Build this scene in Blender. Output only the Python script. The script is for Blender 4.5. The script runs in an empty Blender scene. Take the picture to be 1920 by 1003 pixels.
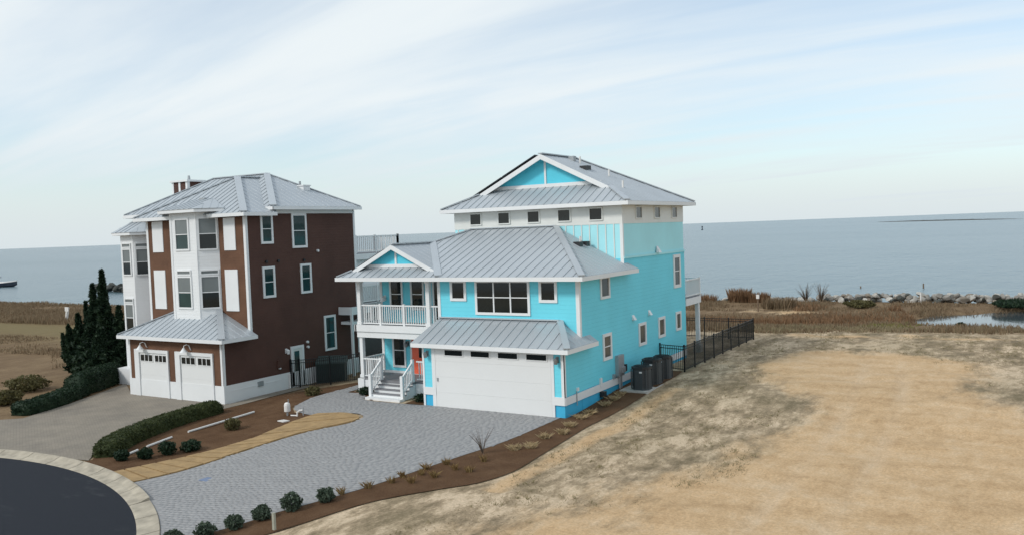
import bpy, math, random
import numpy as np
from mathutils import Vector, Matrix, noise
from mathutils.geometry import delaunay_2d_cdt
random.seed(7); RNG = np.random.default_rng(7)
S = bpy.context.scene
COL = S.collection

# ------------------------------------------------------------------ camera
cam = bpy.data.cameras.new('camera'); camo = bpy.data.objects.new('camera', cam); COL.objects.link(camo)
_f = Vector((-0.51867, 0.85385, -0.04383)); _r = Vector((0.85493, 0.51744, -0.03670)); _u = Vector((0.00865, 0.05651, 0.99836))
camo.matrix_world = Matrix(((_r.x, _u.x, -_f.x, 15.227), (_r.y, _u.y, -_f.y, -28.643), (_r.z, _u.z, -_f.z, 7.318), (0, 0, 0, 1)))
cam.sensor_width = 36; cam.lens = 36*1589.03/1920; cam.clip_end = 80000; cam.clip_start = .1
S.camera = camo
# ------------------------------------------------------------------ light
SUN_AZ = math.radians(-150); SUN_EL = math.radians(38)       # azimuth clockwise from +Y
sl = bpy.data.lights.new('sun', 'SUN'); sl.energy = 1.5; sl.angle = math.radians(11); sl.color = (1, .96, .9)
so = bpy.data.objects.new('sun', sl); COL.objects.link(so)
sd = Vector((math.sin(SUN_AZ)*math.cos(SUN_EL), math.cos(SUN_AZ)*math.cos(SUN_EL), math.sin(SUN_EL)))
so.rotation_euler = (-sd).to_track_quat('-Z', 'Y').to_euler(); so.location = sd*60
W = bpy.data.worlds.new('World'); S.world = W; W.use_nodes = True
wn = W.node_tree.nodes; wl = W.node_tree.links; wn.clear()
def N(nodes, t, **k):
    n = nodes.new(t)
    for a, b in k.items():
        if a == 'inp':
            for i, v in b.items(): n.inputs[i].default_value = v
        else: setattr(n, a, b)
    return n
out = N(wn, 'ShaderNodeOutputWorld'); bg = N(wn, 'ShaderNodeBackground', inp={1: .1}); wl.new(bg.outputs[0], out.inputs[0])
sky = N(wn, 'ShaderNodeTexSky', sky_type='NISHITA', sun_disc=False, sun_elevation=SUN_EL, sun_rotation=SUN_AZ, air_density=1.0, dust_density=.6, ozone_density=1.5)
tc = N(wn, 'ShaderNodeTexCoord'); sx = N(wn, 'ShaderNodeSeparateXYZ'); wl.new(tc.outputs['Generated'], sx.inputs[0])
def wm(op, a, b=None, c=None):
    n = N(wn, 'ShaderNodeMath', operation=op)
    for i, v in enumerate((a, b, c)):
        if v is None: continue
        if isinstance(v, (int, float)): n.inputs[i].default_value = v
        else: wl.new(v, n.inputs[i])
    return n.outputs[0]
zc = wm('ADD', wm('MAXIMUM', sx.outputs[2], 0.0), .16)
px_ = wm('DIVIDE', sx.outputs[0], zc); py_ = wm('DIVIDE', sx.outputs[1], zc)
cb = N(wn, 'ShaderNodeCombineXYZ'); wl.new(px_, cb.inputs[0]); wl.new(py_, cb.inputs[1])
mp = N(wn, 'ShaderNodeMapping', inp={1: (3.1, 1.7, 0), 2: (0, 0, math.radians(12)), 3: (.42, 1.25, 1)}); wl.new(cb.outputs[0], mp.inputs[0])
n1 = N(wn, 'ShaderNodeTexNoise', inp={'Scale': .8, 'Detail': 7, 'Roughness': .52, 'Distortion': .55}); wl.new(mp.outputs[0], n1.inputs['Vector'])
n2 = N(wn, 'ShaderNodeTexNoise', inp={'Scale': .34, 'Detail': 2}); wl.new(cb.outputs[0], n2.inputs['Vector'])
mp3 = N(wn, 'ShaderNodeMapping', inp={1: (7.3, 2.2, 0), 2: (0, 0, math.radians(16)), 3: (.28, 2.0, 1)}); wl.new(cb.outputs[0], mp3.inputs[0])
n3 = N(wn, 'ShaderNodeTexNoise', inp={'Scale': 1.15, 'Detail': 6, 'Roughness': .5, 'Distortion': .8}); wl.new(mp3.outputs[0], n3.inputs['Vector'])
cf = wm('ADD', wm('ADD', wm('MULTIPLY', n1.outputs[0], .55), wm('MULTIPLY', n3.outputs[0], .42)), wm('MULTIPLY', n2.outputs[0], .2))
cr = N(wn, 'ShaderNodeMapRange', interpolation_type='SMOOTHSTEP', inp={1: .44, 2: .74, 3: .40, 4: 1.0}); wl.new(cf, cr.inputs[0])
# haze towards the horizon: the cloud veil thickens near the skyline
hz = N(wn, 'ShaderNodeMapRange', interpolation_type='SMOOTHSTEP', inp={1: .0, 2: .16, 3: .92, 4: 0.0}); wl.new(sx.outputs[2], hz.inputs[0])
cov = wm('MAXIMUM', cr.outputs[0], hz.outputs[0])
cc = N(wn, 'ShaderNodeMixRGB', inp={1: (6.6, 7.25, 7.6, 1), 2: (7.1, 7.5, 7.65, 1)}); wl.new(n2.outputs[0], cc.inputs[0])
ch_ = N(wn, 'ShaderNodeMixRGB', inp={2: (5.7, 6.3, 6.65, 1)}); wl.new(hz.outputs[0], ch_.inputs[0]); wl.new(cc.outputs[0], ch_.inputs[1]); cc = ch_
mx = N(wn, 'ShaderNodeMixRGB'); wl.new(cov, mx.inputs[0]); wl.new(cc.outputs[0], mx.inputs[2])
sb = N(wn, 'ShaderNodeMixRGB', blend_type='MULTIPLY', inp={0: 1, 2: (1.15, 1.26, 1.27, 1)}); wl.new(sky.outputs[0], sb.inputs[1]); wl.new(sb.outputs[0], mx.inputs[1])
wl.new(mx.outputs[0], bg.inputs[0])
S.view_settings.view_transform = 'Standard'; S.view_settings.look = 'None'; S.view_settings.exposure = 0.3; S.view_settings.gamma = 1
S.view_settings.use_curve_mapping = False
S.render.engine = 'CYCLES'; S.cycles.max_bounces = 6; S.cycles.use_denoising = True

# ------------------------------------------------------------------ materials
MATS = {}
def base(name, rough=.6, metal=0, spec=.5):
    m = bpy.data.materials.new(name); m.use_nodes = True; nt = m.node_tree; nt.nodes.clear()
    o = N(nt.nodes, 'ShaderNodeOutputMaterial'); p = N(nt.nodes, 'ShaderNodeBsdfPrincipled')
    p.inputs['Roughness'].default_value = rough; p.inputs['Metallic'].default_value = metal
    p.inputs['Specular IOR Level'].default_value = spec
    nt.links.new(p.outputs[0], o.inputs[0]); MATS[name] = m
    return m, nt, p
def noi(nt, scale, detail=4, rough=.55, vec=None, stretch=None):
    n = N(nt.nodes, 'ShaderNodeTexNoise', inp={'Scale': scale, 'Detail': detail, 'Roughness': rough})
    if vec is None:
        vec = N(nt.nodes, 'ShaderNodeNewGeometry').outputs['Position']
    if stretch:
        mp = N(nt.nodes, 'ShaderNodeMapping', inp={3: stretch}); nt.links.new(vec, mp.inputs[0]); vec = mp.outputs[0]
    nt.links.new(vec, n.inputs['Vector']); return n.outputs[0]
def ramp(nt, fac, stops):
    r = N(nt.nodes, 'ShaderNodeValToRGB'); e = r.color_ramp.elements
    while len(e) < len(stops): e.new(.5)
    for i, (p, c) in enumerate(stops): e[i].position = p; e[i].color = (*c, 1)
    nt.links.new(fac, r.inputs[0]); return r.outputs[0]
def bump(nt, p, h, strength=.3, dist=.02):
    b = N(nt.nodes, 'ShaderNodeBump', inp={'Strength': strength, 'Distance': dist}); nt.links.new(h, b.inputs['Height']); nt.links.new(b.outputs[0], p.inputs['Normal'])
def sc(c, k): return tuple(min(1, x*k) for x in c)
def mat(name, c, rough=.6, var=.12, scale=2.0, metal=0, spec=.5, bs=0, bscale=30, stretch=None, lap=0, island=0):
    m, nt, p = base(name, rough, metal, spec)
    f = noi(nt, scale, 5, .6, stretch=stretch)
    col = ramp(nt, f, [(.3, sc(c, 1-var)), (.7, sc(c, 1+var))])
    if island:
        g = N(nt.nodes, 'ShaderNodeNewGeometry'); hs = N(nt.nodes, 'ShaderNodeHueSaturation')
        mr = N(nt.nodes, 'ShaderNodeMapRange', inp={1: 0, 2: 1, 3: 1-island, 4: 1+island}); nt.links.new(g.outputs['Random Per Island'], mr.inputs[0])
        nt.links.new(mr.outputs[0], hs.inputs['Value']); nt.links.new(col, hs.inputs['Color']); col = hs.outputs[0]
    nt.links.new(col, p.inputs['Base Color'])
    if lap:
        g = N(nt.nodes, 'ShaderNodeNewGeometry'); s = N(nt.nodes, 'ShaderNodeSeparateXYZ'); nt.links.new(g.outputs['Position'], s.inputs[0])
        d = N(nt.nodes, 'ShaderNodeMath', operation='DIVIDE', inp={1: -lap}); nt.links.new(s.outputs[2], d.inputs[0])
        fr = N(nt.nodes, 'ShaderNodeMath', operation='FRACT'); nt.links.new(d.outputs[0], fr.inputs[0])
        bump(nt, p, fr.outputs[0], .42, .022)
    elif bs:
        bump(nt, p, noi(nt, bscale, 4), bs, .02)
    return m
mat('cyan', (.15, .66, .79), .5, .05, .6, lap=.17)
mat('cyan_base', (.045, .43, .68), .6, .06, 1)
mat('aqua', (.40, .80, .86), .55, .05, .6)
mat('white', (.76, .77, .77), .5, .04, .8)
mat('white_lap', (.76, .77, .77), .5, .04, .8, lap=.16)
mat('white_warm', (.72, .73, .70), .5, .05, 1.2)
mat('door_white', (.74, .745, .735), .42, .02, .5)
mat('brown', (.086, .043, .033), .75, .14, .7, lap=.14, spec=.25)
mat('brown_sunlit', (.135, .068, .040), .75, .18, 1.3, lap=.14, spec=.25)  # same brown siding, lightened so the sunlit front is painted into its colour
mat('deck_grey', (.20, .20, .21), .7, .1, 3)
mat('red_door', (.88, .15, .075), .4, .04, 2)
mat('metal_roof', (.44, .475, .50), .42, .06, .35, metal=.25, island=.035, stretch=(1, 1, 1))
mat('metal_cap', (.47, .505, .53), .42, .05, .5, metal=.25)
mat('black_metal', (.012, .013, .014), .45, .1, 3)
mat('dark_vent', (.02, .02, .022), .5, .1, 3)
mat('pane', (.010, .014, .014), .06, .2, .5, spec=.5)
mat('pane_side', (.085, .09, .085), .12, .1, .5, spec=.6)
mat('pane_green', (.018, .045, .045), .07, .3, .6, spec=.5)
mat('blind', (.17, .19, .19), .25, .06, 1, spec=.5)
mat('solar', (.012, .014, .02), .2, .1, 2)
mat('lamp_metal', (.28, .30, .31), .35, .1, 4, metal=.6)
mat('soffit', (.62, .63, .63), .6, .04, 1)
mat('galv', (.36, .38, .39), .45, .08, 4, metal=.4)
mat('ac_body', (.055, .062, .066), .5, .08, 4)
mat('concrete', (.46, .44, .40), .85, .12, 2.5, bs=.3)
mat('green_box', (.008, .022, .022), .45, .15, 2)
mat('green_lid', (.05, .075, .07), .5, .15, 2)
mat('kerb', (.38, .335, .26), .85, .3, 2.2, bs=.25, bscale=25)
mat('sod', (.34, .225, .105), .95, .2, 2.5, bs=.6, bscale=60, island=.10)
mat('wood', (.16, .11, .07), .8, .2, 5)
mat('pale_wood', (.33, .33, .27), .8, .15, 5)
mat('bark', (.09, .065, .045), .9, .25, 8, bs=.5)
mat('pvc', (.75, .73, .70), .4, .05, 4)
mat('boat_dark', (.03, .04, .06), .4, .1, 1)
mat('rock', (.30, .28, .25), .9, .3, 1.4, bs=.5, bscale=6, island=.35)
mat('rock_dark', (.05, .052, .045), .9, .3, 1.4, bs=.5, bscale=6, island=.3)
mat('rust', (.40, .17, .06), .8, .2, 6)
mat('blue_cover', (.17, .22, .33), .6, .1, 4)
def leafmat(name, cols, rough=.6, tr=.25):
    m, nt, p = base(name, rough, 0, .25)
    g = N(nt.nodes, 'ShaderNodeNewGeometry')
    a = N(nt.nodes, 'ShaderNodeMath', operation='MULTIPLY', inp={1: .62}); nt.links.new(g.outputs['Random Per Island'], a.inputs[0])
    b = N(nt.nodes, 'ShaderNodeMath', operation='MULTIPLY_ADD', inp={1: .6, 2: -.1}); nt.links.new(noi(nt, 1.6, 3), b.inputs[0])
    s = N(nt.nodes, 'ShaderNodeMath', operation='ADD'); nt.links.new(a.outputs[0], s.inputs[0]); nt.links.new(b.outputs[0], s.inputs[1])
    k = len(cols)-1
    col = ramp(nt, s.outputs[0], [(.1+.8*i/k, c) for i, c in enumerate(cols)])
    nt.links.new(col, p.inputs['Base Color'])
    if tr:
        t = N(nt.nodes, 'ShaderNodeBsdfTranslucent'); nt.links.new(col, t.inputs[0])
        mx = N(nt.nodes, 'ShaderNodeMixShader', inp={0: tr}); o = [x for x in nt.nodes if x.type == 'OUTPUT_MATERIAL'][0]
        nt.links.new(p.outputs[0], mx.inputs[1]); nt.links.new(t.outputs[0], mx.inputs[2]); nt.links.new(mx.outputs[0], o.inputs[0])
    return m
leafmat('juniper_leaf', [(.008, .020, .012), (.018, .040, .020), (.035, .060, .028)])
leafmat('hedge_leaf', [(.024, .036, .013), (.050, .066, .022), (.095, .108, .038)])
leafmat('hedge_dark', [(.010, .024, .014), (.018, .040, .020), (.032, .056, .026)])
leafmat('shrub_leaf', [(.035, .055, .036), (.068, .095, .063), (.11, .14, .095)])
leafmat('olive_leaf', [(.07, .06, .025), (.11, .10, .04), (.16, .14, .06)])
leafmat('reed', [(.15, .10, .06), (.215, .15, .09), (.29, .215, .135), (.22, .175, .105)], .8, .35)
leafmat('reed_red', [(.17, .095, .05), (.245, .145, .078), (.32, .20, .115)], .8, .35)
leafmat('dry_grass', [(.22, .185, .105), (.30, .245, .145), (.40, .33, .21)], .8, .45)
leafmat('tuft', [(.24, .21, .11), (.31, .26, .145), (.38, .32, .19)], .8, .5)
leafmat('straw', [(.34, .25, .13), (.46, .35, .20), (.54, .43, .27)], .8)
leafmat('sprig', [(.17, .10, .04), (.26, .17, .07), (.33, .24, .11)], .8)
leafmat('green_grass', [(.16, .16, .05), (.22, .21, .07), (.28, .25, .10)], .8)

# ------------------------------------------------------------------ mesh helpers
ORG = {}
def link(o): COL.objects.link(o); return o
def tag(o, label=None, cat=None, group=None, kind=None):
    if label: o['label'] = label
    if cat: o['category'] = cat
    if group: o['group'] = group
    if kind: o['kind'] = kind
    return o
def thing(name, loc, label, cat, group=None):
    o = bpy.data.objects.new(name, None); link(o); o.location = loc; o.empty_display_size = .3
    ORG[o] = Vector(loc); return tag(o, label, cat, group)
def meshdata(name, v, f, m, smooth=False):
    me = bpy.data.meshes.new(name); me.from_pydata([tuple(x) for x in v], [], f); me.materials.append(MATS[m]); me.update()
    if smooth:
        for p in me.polygons: p.use_smooth = True
    return me
def fast_mesh(name, V, F, m, smooth=False):
    V = np.asarray(V, np.float32); F = np.asarray(F, np.int32); k = F.shape[1]
    me = bpy.data.meshes.new(name); me.vertices.add(len(V)); me.vertices.foreach_set('co', V.ravel())
    me.loops.add(F.size); me.loops.foreach_set('vertex_index', F.ravel()); me.polygons.add(len(F))
    me.polygons.foreach_set('loop_start', np.arange(0, F.size, k, dtype=np.int32))
    me.polygons.foreach_set('loop_total', np.full(len(F), k, np.int32))
    if smooth: me.polygons.foreach_set('use_smooth', np.ones(len(F), bool))
    me.materials.append(MATS[m]); me.update(); me.validate(); return me
def put(name, me, parent=None, loc=None):
    """link a mesh whose vertices are relative to the parent's origin (or to loc)"""
    o = bpy.data.objects.new(name, me); link(o)
    if parent is not None:
        o.parent = parent; ORG[o] = ORG[parent]
    if loc is not None:
        o.location = Vector(loc) - (ORG[parent] if parent is not None else Vector((0, 0, 0)))
    if parent is None: ORG[o] = Vector(loc or (0, 0, 0))
    return o
class Fr:
    def __init__(s, o, u, n, v=(0, 0, 1)):
        s.o = Vector(o); s.u = Vector(u).normalized(); s.n = Vector(n).normalized(); s.v = Vector(v).normalized()
    def p(s, a, b, c): return s.o + s.u*a + s.v*b + s.n*c
def FRONT(y): return Fr((0, y, 0), (1, 0, 0), (0, -1, 0))
def SIDE(x): return Fr((x, 0, 0), (0, 1, 0), (1, 0, 0))
BOXF = [(0, 1, 2, 3), (7, 6, 5, 4), (0, 4, 5, 1), (1, 5, 6, 2), (2, 6, 7, 3), (3, 7, 4, 0)]
class MB:
    def __init__(s): s.v = []; s.f = []
    def add(s, v, f):
        b = len(s.v); s.v += [Vector(x) for x in v]; s.f += [tuple(i+b for i in q) for q in f]; return s
    def box(s, x0, x1, y0, y1, z0, z1):
        return s.add([(x0, y0, z0), (x0, y1, z0), (x1, y1, z0), (x1, y0, z0), (x0, y0, z1), (x0, y1, z1), (x1, y1, z1), (x1, y0, z1)], BOXF)
    def fb(s, F, u0, u1, v0, v1, n0, n1):
        return s.add([F.p(u0, v0, n0), F.p(u1, v0, n0), F.p(u1, v0, n1), F.p(u0, v0, n1), F.p(u0, v1, n0), F.p(u1, v1, n0), F.p(u1, v1, n1), F.p(u0, v1, n1)], BOXF)
    def beam(s, a, b, w, h, up=(0, 0, 1)):
        a = Vector(a); b = Vector(b); d = (b-a).normalized(); x = d.cross(Vector(up)).normalized()*w/2; y = x.cross(d).normalized()*h/2
        return s.add([a-x-y, a+x-y, a+x+y, a-x+y, b-x-y, b+x-y, b+x+y, b-x+y], BOXF)
    def prism(s, poly, d):
        """extrude a 3-D polygon by vector d"""
        n = len(poly); d = Vector(d); P = [Vector(p) for p in poly]
        return s.add(P+[p+d for p in P], [tuple(range(n)), tuple(range(2*n-1, n-1, -1))]+[(i, i+n, (i+1) % n+n, (i+1) % n) for i in range(n)])
    def tube(s, pts, r, seg=8):
        pts = [Vector(p) for p in pts]; n = len(pts); R = r if isinstance(r, (list, tuple)) else [r]*n; b = []; f = []
        for i, p in enumerate(pts):
            d = (pts[min(i+1, n-1)]-pts[max(i-1, 0)]).normalized(); x = d.orthogonal().normalized(); y = d.cross(x)
            b += [p+(x*math.cos(t)+y*math.sin(t))*R[i] for t in [2*math.pi*k/seg for k in range(seg)]]
        for i in range(n-1):
            f += [(i*seg+k, i*seg+(k+1) % seg, (i+1)*seg+(k+1) % seg, (i+1)*seg+k) for k in range(seg)]
        f += [tuple(range(seg-1, -1, -1)), tuple(range((n-1)*seg, n*seg))]
        return s.add(b, f)
    def data(s, name, m, o, smooth=False): return meshdata(name, [v-o for v in s.v], s.f, m, smooth)
    def build(s, name, m, parent=None, loc=None, smooth=False):
        if parent is not None:
            return put(name, s.data(name, m, ORG[parent], smooth), parent)
        loc = Vector(loc or (0, 0, 0)); me = s.data(name, m, loc, smooth)
        return put(name, me, None, loc)
def piece(name, me, parent, loc):
    """one of many alike pieces that share mesh data made around the origin"""
    return put(name, me, parent, loc)

# ------------------------------------------------------------------ terrain
def ss(a, b, x):
    t = np.clip((x-a)/(b-a), 0, 1); return t*t*(3-2*t)
SEA = -1.3; POND = -.92
def shore(x): return 60-16*ss(-30, -85, x*1.0) if not isinstance(x, np.ndarray) else 60-16*ss(30, 85, -x)
def H(x, y):
    x = np.asarray(x, float); y = np.asarray(y, float)
    s = -.55*x+.5*np.maximum(-y, 0)
    h = -.45*ss(5.5, 10.5, s)+.35*ss(0, 7, y)*(1-ss(8, 14, -x))
    h = h-1.0*ss(22, 46, y)*(1-ss(8, 14, -x))-.6*ss(8, 14, -x)*ss(14, 42, y)
    ys = 60-16*ss(30, 85, -x)
    h = h-.0*y
    d = np.sqrt(((x-19.5)/12.5)**2+((y-42.8)/9.4)**2)
    h = h-.9*(1-ss(.75, 1.12, d))
    return h-3.0*ss(ys-3, ys+8, y)
def hz_(x, y): return float(H(x, y))
SANDP = [(3.98, 13.0), (5.46, 17.4), (9.5, 18), (12.6, 14.4), (14.6, 8.5), (17, 4), (17.5, -3), (17, -9), (16, -20), (2, -20), (3.6, -14), (5.2, -11.6), (6.3, -9.5), (7.15, -5.9), (8.0, -1.1), (7.9, 2.2), (5.8, 6.6)]
def sdist(poly, X, Y):
    """signed distance (negative inside) to a polygon"""
    X = np.asarray(X, float); Y = np.asarray(Y, float); D = np.full(X.shape, 1e9); ins = np.zeros(X.shape, bool)
    n = len(poly)
    for i in range(n):
        ax, ay = poly[i]; bx, by = poly[(i+1) % n]; ex, ey = bx-ax, by-ay
        t = np.clip(((X-ax)*ex+(Y-ay)*ey)/(ex*ex+ey*ey+1e-12), 0, 1)
        D = np.minimum(D, np.hypot(X-ax-t*ex, Y-ay-t*ey))
        c = ((ay > Y) != (by > Y)) & (X < (bx-ax)*(Y-ay)/((by-ay) or 1e-9)+ax); ins ^= c
    return np.where(ins, -D, D)
def axis(lo, hi, dense, step, far):
    a = list(np.arange(dense[0], dense[1]+1e-6, step)); s = step; x = dense[1]
    while x < hi: s = min(s*1.25, far); x += s; a.append(x)
    s = step; x = dense[0]
    while x > lo: s = min(s*1.25, far); x -= s; a.insert(0, x)
    return np.array(a)
gx = axis(-420, 160, (-20, 19), .24, 6); gy = axis(-60, 120, (-17, 30), .24, 4)
GX, GY = np.meshgrid(gx, gy); GZ = H(GX, GY)
# small ruts and bumps on the open lot
lot = ss(2.2, 3.5, GX)*ss(-26, -20, GY)*(1-ss(30, 40, GY))
rut = np.zeros_like(GX)
for off in (0, 1.7):
    xc = 9.6+off-.035*(GY+9)+.35*np.sin((GY+6)/6.0); rut += np.exp(-((GX-xc)/.24)**2)
for off in (0, 1.6):
    yc = 9.5+off+.5*(GX-8)+.3*np.sin(GX/2.5); rut += .8*np.exp(-((GY-yc)/.26)**2)*ss(5, 7, GX)
rut = rut*(.45+.55*ss(-.25, .25, np.sin(GX*1.3+GY*.7)+.4*np.sin(GY*2.1)))
nz = np.array([noise.fractal(Vector((x*.55, y*.55, 0)), 1, 2, 4) for x, y in zip(GX.ravel(), GY.ravel())]).reshape(GX.shape)
nz2 = np.array([noise.fractal(Vector((x*.11+9, y*.11, 4)), 1, 2, 4) for x, y in zip(GX.ravel(), GY.ravel())]).reshape(GX.shape)
GZ = GZ+lot*(.07*nz-.06*rut*(1-ss(12, 17, GY)))-.012
nx_, ny_ = len(gx), len(gy)
idx = np.arange(nx_*ny_).reshape(ny_, nx_)
F = np.stack([idx[:-1, :-1], idx[:-1, 1:], idx[1:, 1:], idx[1:, :-1]], -1).reshape(-1, 4)
V = np.stack([GX, GY, GZ], -1).reshape(-1, 3)
sd_ = sdist(SANDP, GX, GY)
sand = (1-ss(-2.5, 3.0, sd_+2.2*nz2))
beach = np.exp(-((GY-(45.5+.12*(GX+5)))/1.3)**2)*(1-ss(-1.5, 2.5, GX))*ss(-24, -14, GX)
sand = np.maximum(sand, np.clip(.9*beach+.4*beach*nz, 0, 1))
edge = np.exp(-((GY-(23.0+.18*GX))/1.7)**2)*ss(1.3, 3, GX)*(1-ss(26, 40, GX))
sand = np.maximum(sand, np.clip(.52*edge+.45*edge*nz, 0, 1))
nearedge = np.exp(-((GX-(2.3+.0*GY))/.5)**2)*(GY < 6)*(GY > -9)
sand = np.maximum(sand, .75*nearedge)
wild = np.maximum(ss(25, 28.5, GY-.2*GX), ss(13.5, 17, -GX)*ss(-16, -8, GY))     # brown rough ground behind and to the left
lawn = np.exp(-((GY-(16.5-.06*(GX+55)))/5.0)**2)*ss(34, 44, -GX)*(1-ss(80, 110, -GX))
me = fast_mesh('ground', V, F, 'cyan', True)
for nm, arr in (('sand', sand), ('wild', wild), ('lawn', lawn), ('track', np.clip(rut*lot*(1-ss(12, 17, GY)), 0, 1))):
    a = me.attributes.new(nm, 'FLOAT', 'POINT'); a.data.foreach_set('value', arr.ravel().astype(np.float32))
m, nt, p = base('ground_mat', .95, 0, .1)
def attr(n): return N(nt.nodes, 'ShaderNodeAttribute', attribute_name=n).outputs['Fac']
def mth(op, a, b=None):
    n = N(nt.nodes, 'ShaderNodeMath', operation=op)
    for i, v in enumerate((a, b)):
        if v is None: continue
        if isinstance(v, (int, float)): n.inputs[i].default_value = v
        else: nt.links.new(v, n.inputs[i])
    return n.outputs[0]
def mixc(f, a, b):
    n = N(nt.nodes, 'ShaderNodeMixRGB')
    for i, v in ((0, f), (1, a), (2, b)):
        if isinstance(v, tuple): n.inputs[i].default_value = (*v, 1)
        else: nt.links.new(v, n.inputs[i])
    return n.outputs[0]
na = noi(nt, .6, 8, .70, stretch=(1, .45, 1)); nb = noi(nt, 1.7, 8, .78, stretch=(1, .5, 1)); ncx = noi(nt, 14, 4, .7); nd = noi(nt, .16, 4, .6)
gr = ramp(nt, mth('ADD', mth('MULTIPLY', na, .45), mth('MULTIPLY', nb, .55)), [(.40, (.18, .14, .088)), (.465, (.275, .212, .138)), (.515, (.40, .308, .205)), (.56, (.57, .45, .315))])
ol = mixc(mth('MULTIPLY', ramp(nt, nd, [(.45, (0, 0, 0)), (.65, (1, 1, 1))]), .28), gr, (.18, .155, .085))
gp = N(nt.nodes, 'ShaderNodeNewGeometry').outputs['Position']; rm = N(nt.nodes, 'ShaderNodeMapping', inp={2: (0, 0, math.radians(-31)), 3: (.3, 1.0, 1)}); nt.links.new(gp, rm.inputs[0])
ns = N(nt.nodes, 'ShaderNodeTexNoise', inp={'Scale': 1.0, 'Detail': 5, 'Roughness': .6}); nt.links.new(rm.outputs[0], ns.inputs['Vector'])
sn = ramp(nt, mth('ADD', mth('MULTIPLY', ns.outputs[0], .4), mth('MULTIPLY', nb, .6)), [(.36, (.41, .27, .145)), (.50, (.535, .37, .212)), (.64, (.60, .445, .285))])
sf = N(nt.nodes, 'ShaderNodeMapRange', interpolation_type='SMOOTHSTEP', inp={1: .26, 2: .82}); nt.links.new(mth('ADD', attr('sand'), mth('MULTIPLY', mth('SUBTRACT', na, .5), 1.7)), sf.inputs[0])
c = mixc(sf.outputs[0], ol, sn)
wd = ramp(nt, mth('ADD', mth('MULTIPLY', na, .6), mth('MULTIPLY', nb, .4)), [(.3, (.105, .068, .04)), (.5, (.185, .125, .072)), (.72, (.28, .205, .12))])
c = mixc(mth('MULTIPLY', attr('wild'), mth('SUBTRACT', 1.0, sf.outputs[0])), c, wd)
c = mixc(mth('MULTIPLY', attr('lawn'), .8), c, (.19, .155, .075))
c = mixc(mth('MULTIPLY', attr('track'), mth('MULTIPLY', nb, .75)), c, (.60, .47, .33))
fine = N(nt.nodes, 'ShaderNodeHueSaturation'); nt.links.new(c, fine.inputs['Color'])
mr = N(nt.nodes, 'ShaderNodeMapRange', inp={1: .3, 2: .7, 3: .78, 4: 1.18}); nt.links.new(ncx, mr.inputs[0]); nt.links.new(mr.outputs[0], fine.inputs['Value'])
nt.links.new(fine.outputs[0], p.inputs['Base Color'])
bump(nt, p, mth('ADD', mth('MULTIPLY', nb, .6), mth('MULTIPLY', ncx, .4)), .5, .06)
me.materials[0] = m
put('ground', me)['kind'] = 'structure'

# water
def water(name, col, rough, scales, st):
    m, nt, p = base(name, rough, 0, .5)
    p.inputs['Base Color'].default_value = (*col, 1); p.inputs['IOR'].default_value = 1.33
    g = N(nt.nodes, 'ShaderNodeNewGeometry').outputs['Position']
    a = noi(nt, scales[0], 6, .6, g, (1, .45, 1)); b = noi(nt, scales[1], 3, .5, g, (1, .6, 1))
    ad = N(nt.nodes, 'ShaderNodeMath', operation='ADD'); nt.links.new(a, ad.inputs[0]); nt.links.new(b, ad.inputs[1])
    bump(nt, p, ad.outputs[0], st, 1.0)
    return nt, p
nt, p = water('sea_mat', (.12, .185, .215), .25, (.35, .06), .6)
p.inputs['Specular IOR Level'].default_value = .42
g = N(nt.nodes, 'ShaderNodeNewGeometry').outputs['Position']
nt.links.new(ramp(nt, noi(nt, .006, 4, .5, g, (.35, 1, 1)), [(.35, (.105, .165, .19)), (.65, (.145, .205, .23))]), p.inputs['Base Color'])
tag(MB().add([(-40000, -200, SEA), (40000, -200, SEA), (40000, 60000, SEA), (-40000, 60000, SEA)], [(0, 1, 2, 3)]).build('water', 'sea_mat'), kind='structure')
water('pond_mat', (.06, .075, .08), .08, (1.2, .2), .02)
tag(MB().add([(5, 33, POND), (34, 33, POND), (34, 54, POND), (5, 54, POND)], [(0, 1, 2, 3)]).build('pond_water', 'pond_mat'), kind='structure')

def drape(name, poly, off, m, step=.5, kind='structure', parent=None):
    X = [q[0] for q in poly]; Y = [q[1] for q in poly]
    xs = np.arange(min(X)+step/2, max(X), step); ys = np.arange(min(Y)+step/2, max(Y), step)
    A, B = np.meshgrid(xs, ys); A = A.ravel(); B = B.ravel(); k = sdist(poly, A, B) < -step*.4
    dense = []
    for i in range(len(poly)):
        a = Vector(poly[i]); b = Vector(poly[(i+1) % len(poly)]); n = max(1, int((b-a).length/step))
        dense += [a.lerp(b, t/n) for t in range(n)]
    pts = dense+[Vector((x, y)) for x, y in zip(A[k], B[k])]
    n = len(dense)
    r = delaunay_2d_cdt(pts, [], [list(range(n))], 2, 1e-5)
    v = [(q.x, q.y, hz_(q.x, q.y)+off) for q in r[0]]
    # a skirt, so that the sheet has thickness
    me = meshdata(name, v, [tuple(f) for f in r[2]], m)
    o = put(name, me, parent)
    if kind: o['kind'] = kind
    return o
def smooth_poly(pts, n=6):
    """closed Catmull-Rom through pts"""
    P = [Vector(p) for p in pts]; o = []; k = len(P)
    for i in range(k):
        a, b, c, d = P[i-1], P[i], P[(i+1) % k], P[(i+2) % k]
        for j in range(n):
            t = j/n; o.append(.5*((2*b)+(c-a)*t+(2*a-5*b+4*c-d)*t*t+(3*b-a-3*c+d)*t**3))
    return [(q.x, q.y) for q in o]
def smooth_open(pts, n=6):
    P = [Vector(p) for p in pts]; o = []; k = len(P)
    for i in range(k-1):
        a, b, c, d = P[max(i-1, 0)], P[i], P[i+1], P[min(i+2, k-1)]
        for j in range(n):
            t = j/n; o.append(.5*((2*b)+(c-a)*t+(2*a-5*b+4*c-d)*t*t+(3*b-a-3*c+d)*t**3))
    o.append(P[-1]); return o

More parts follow.
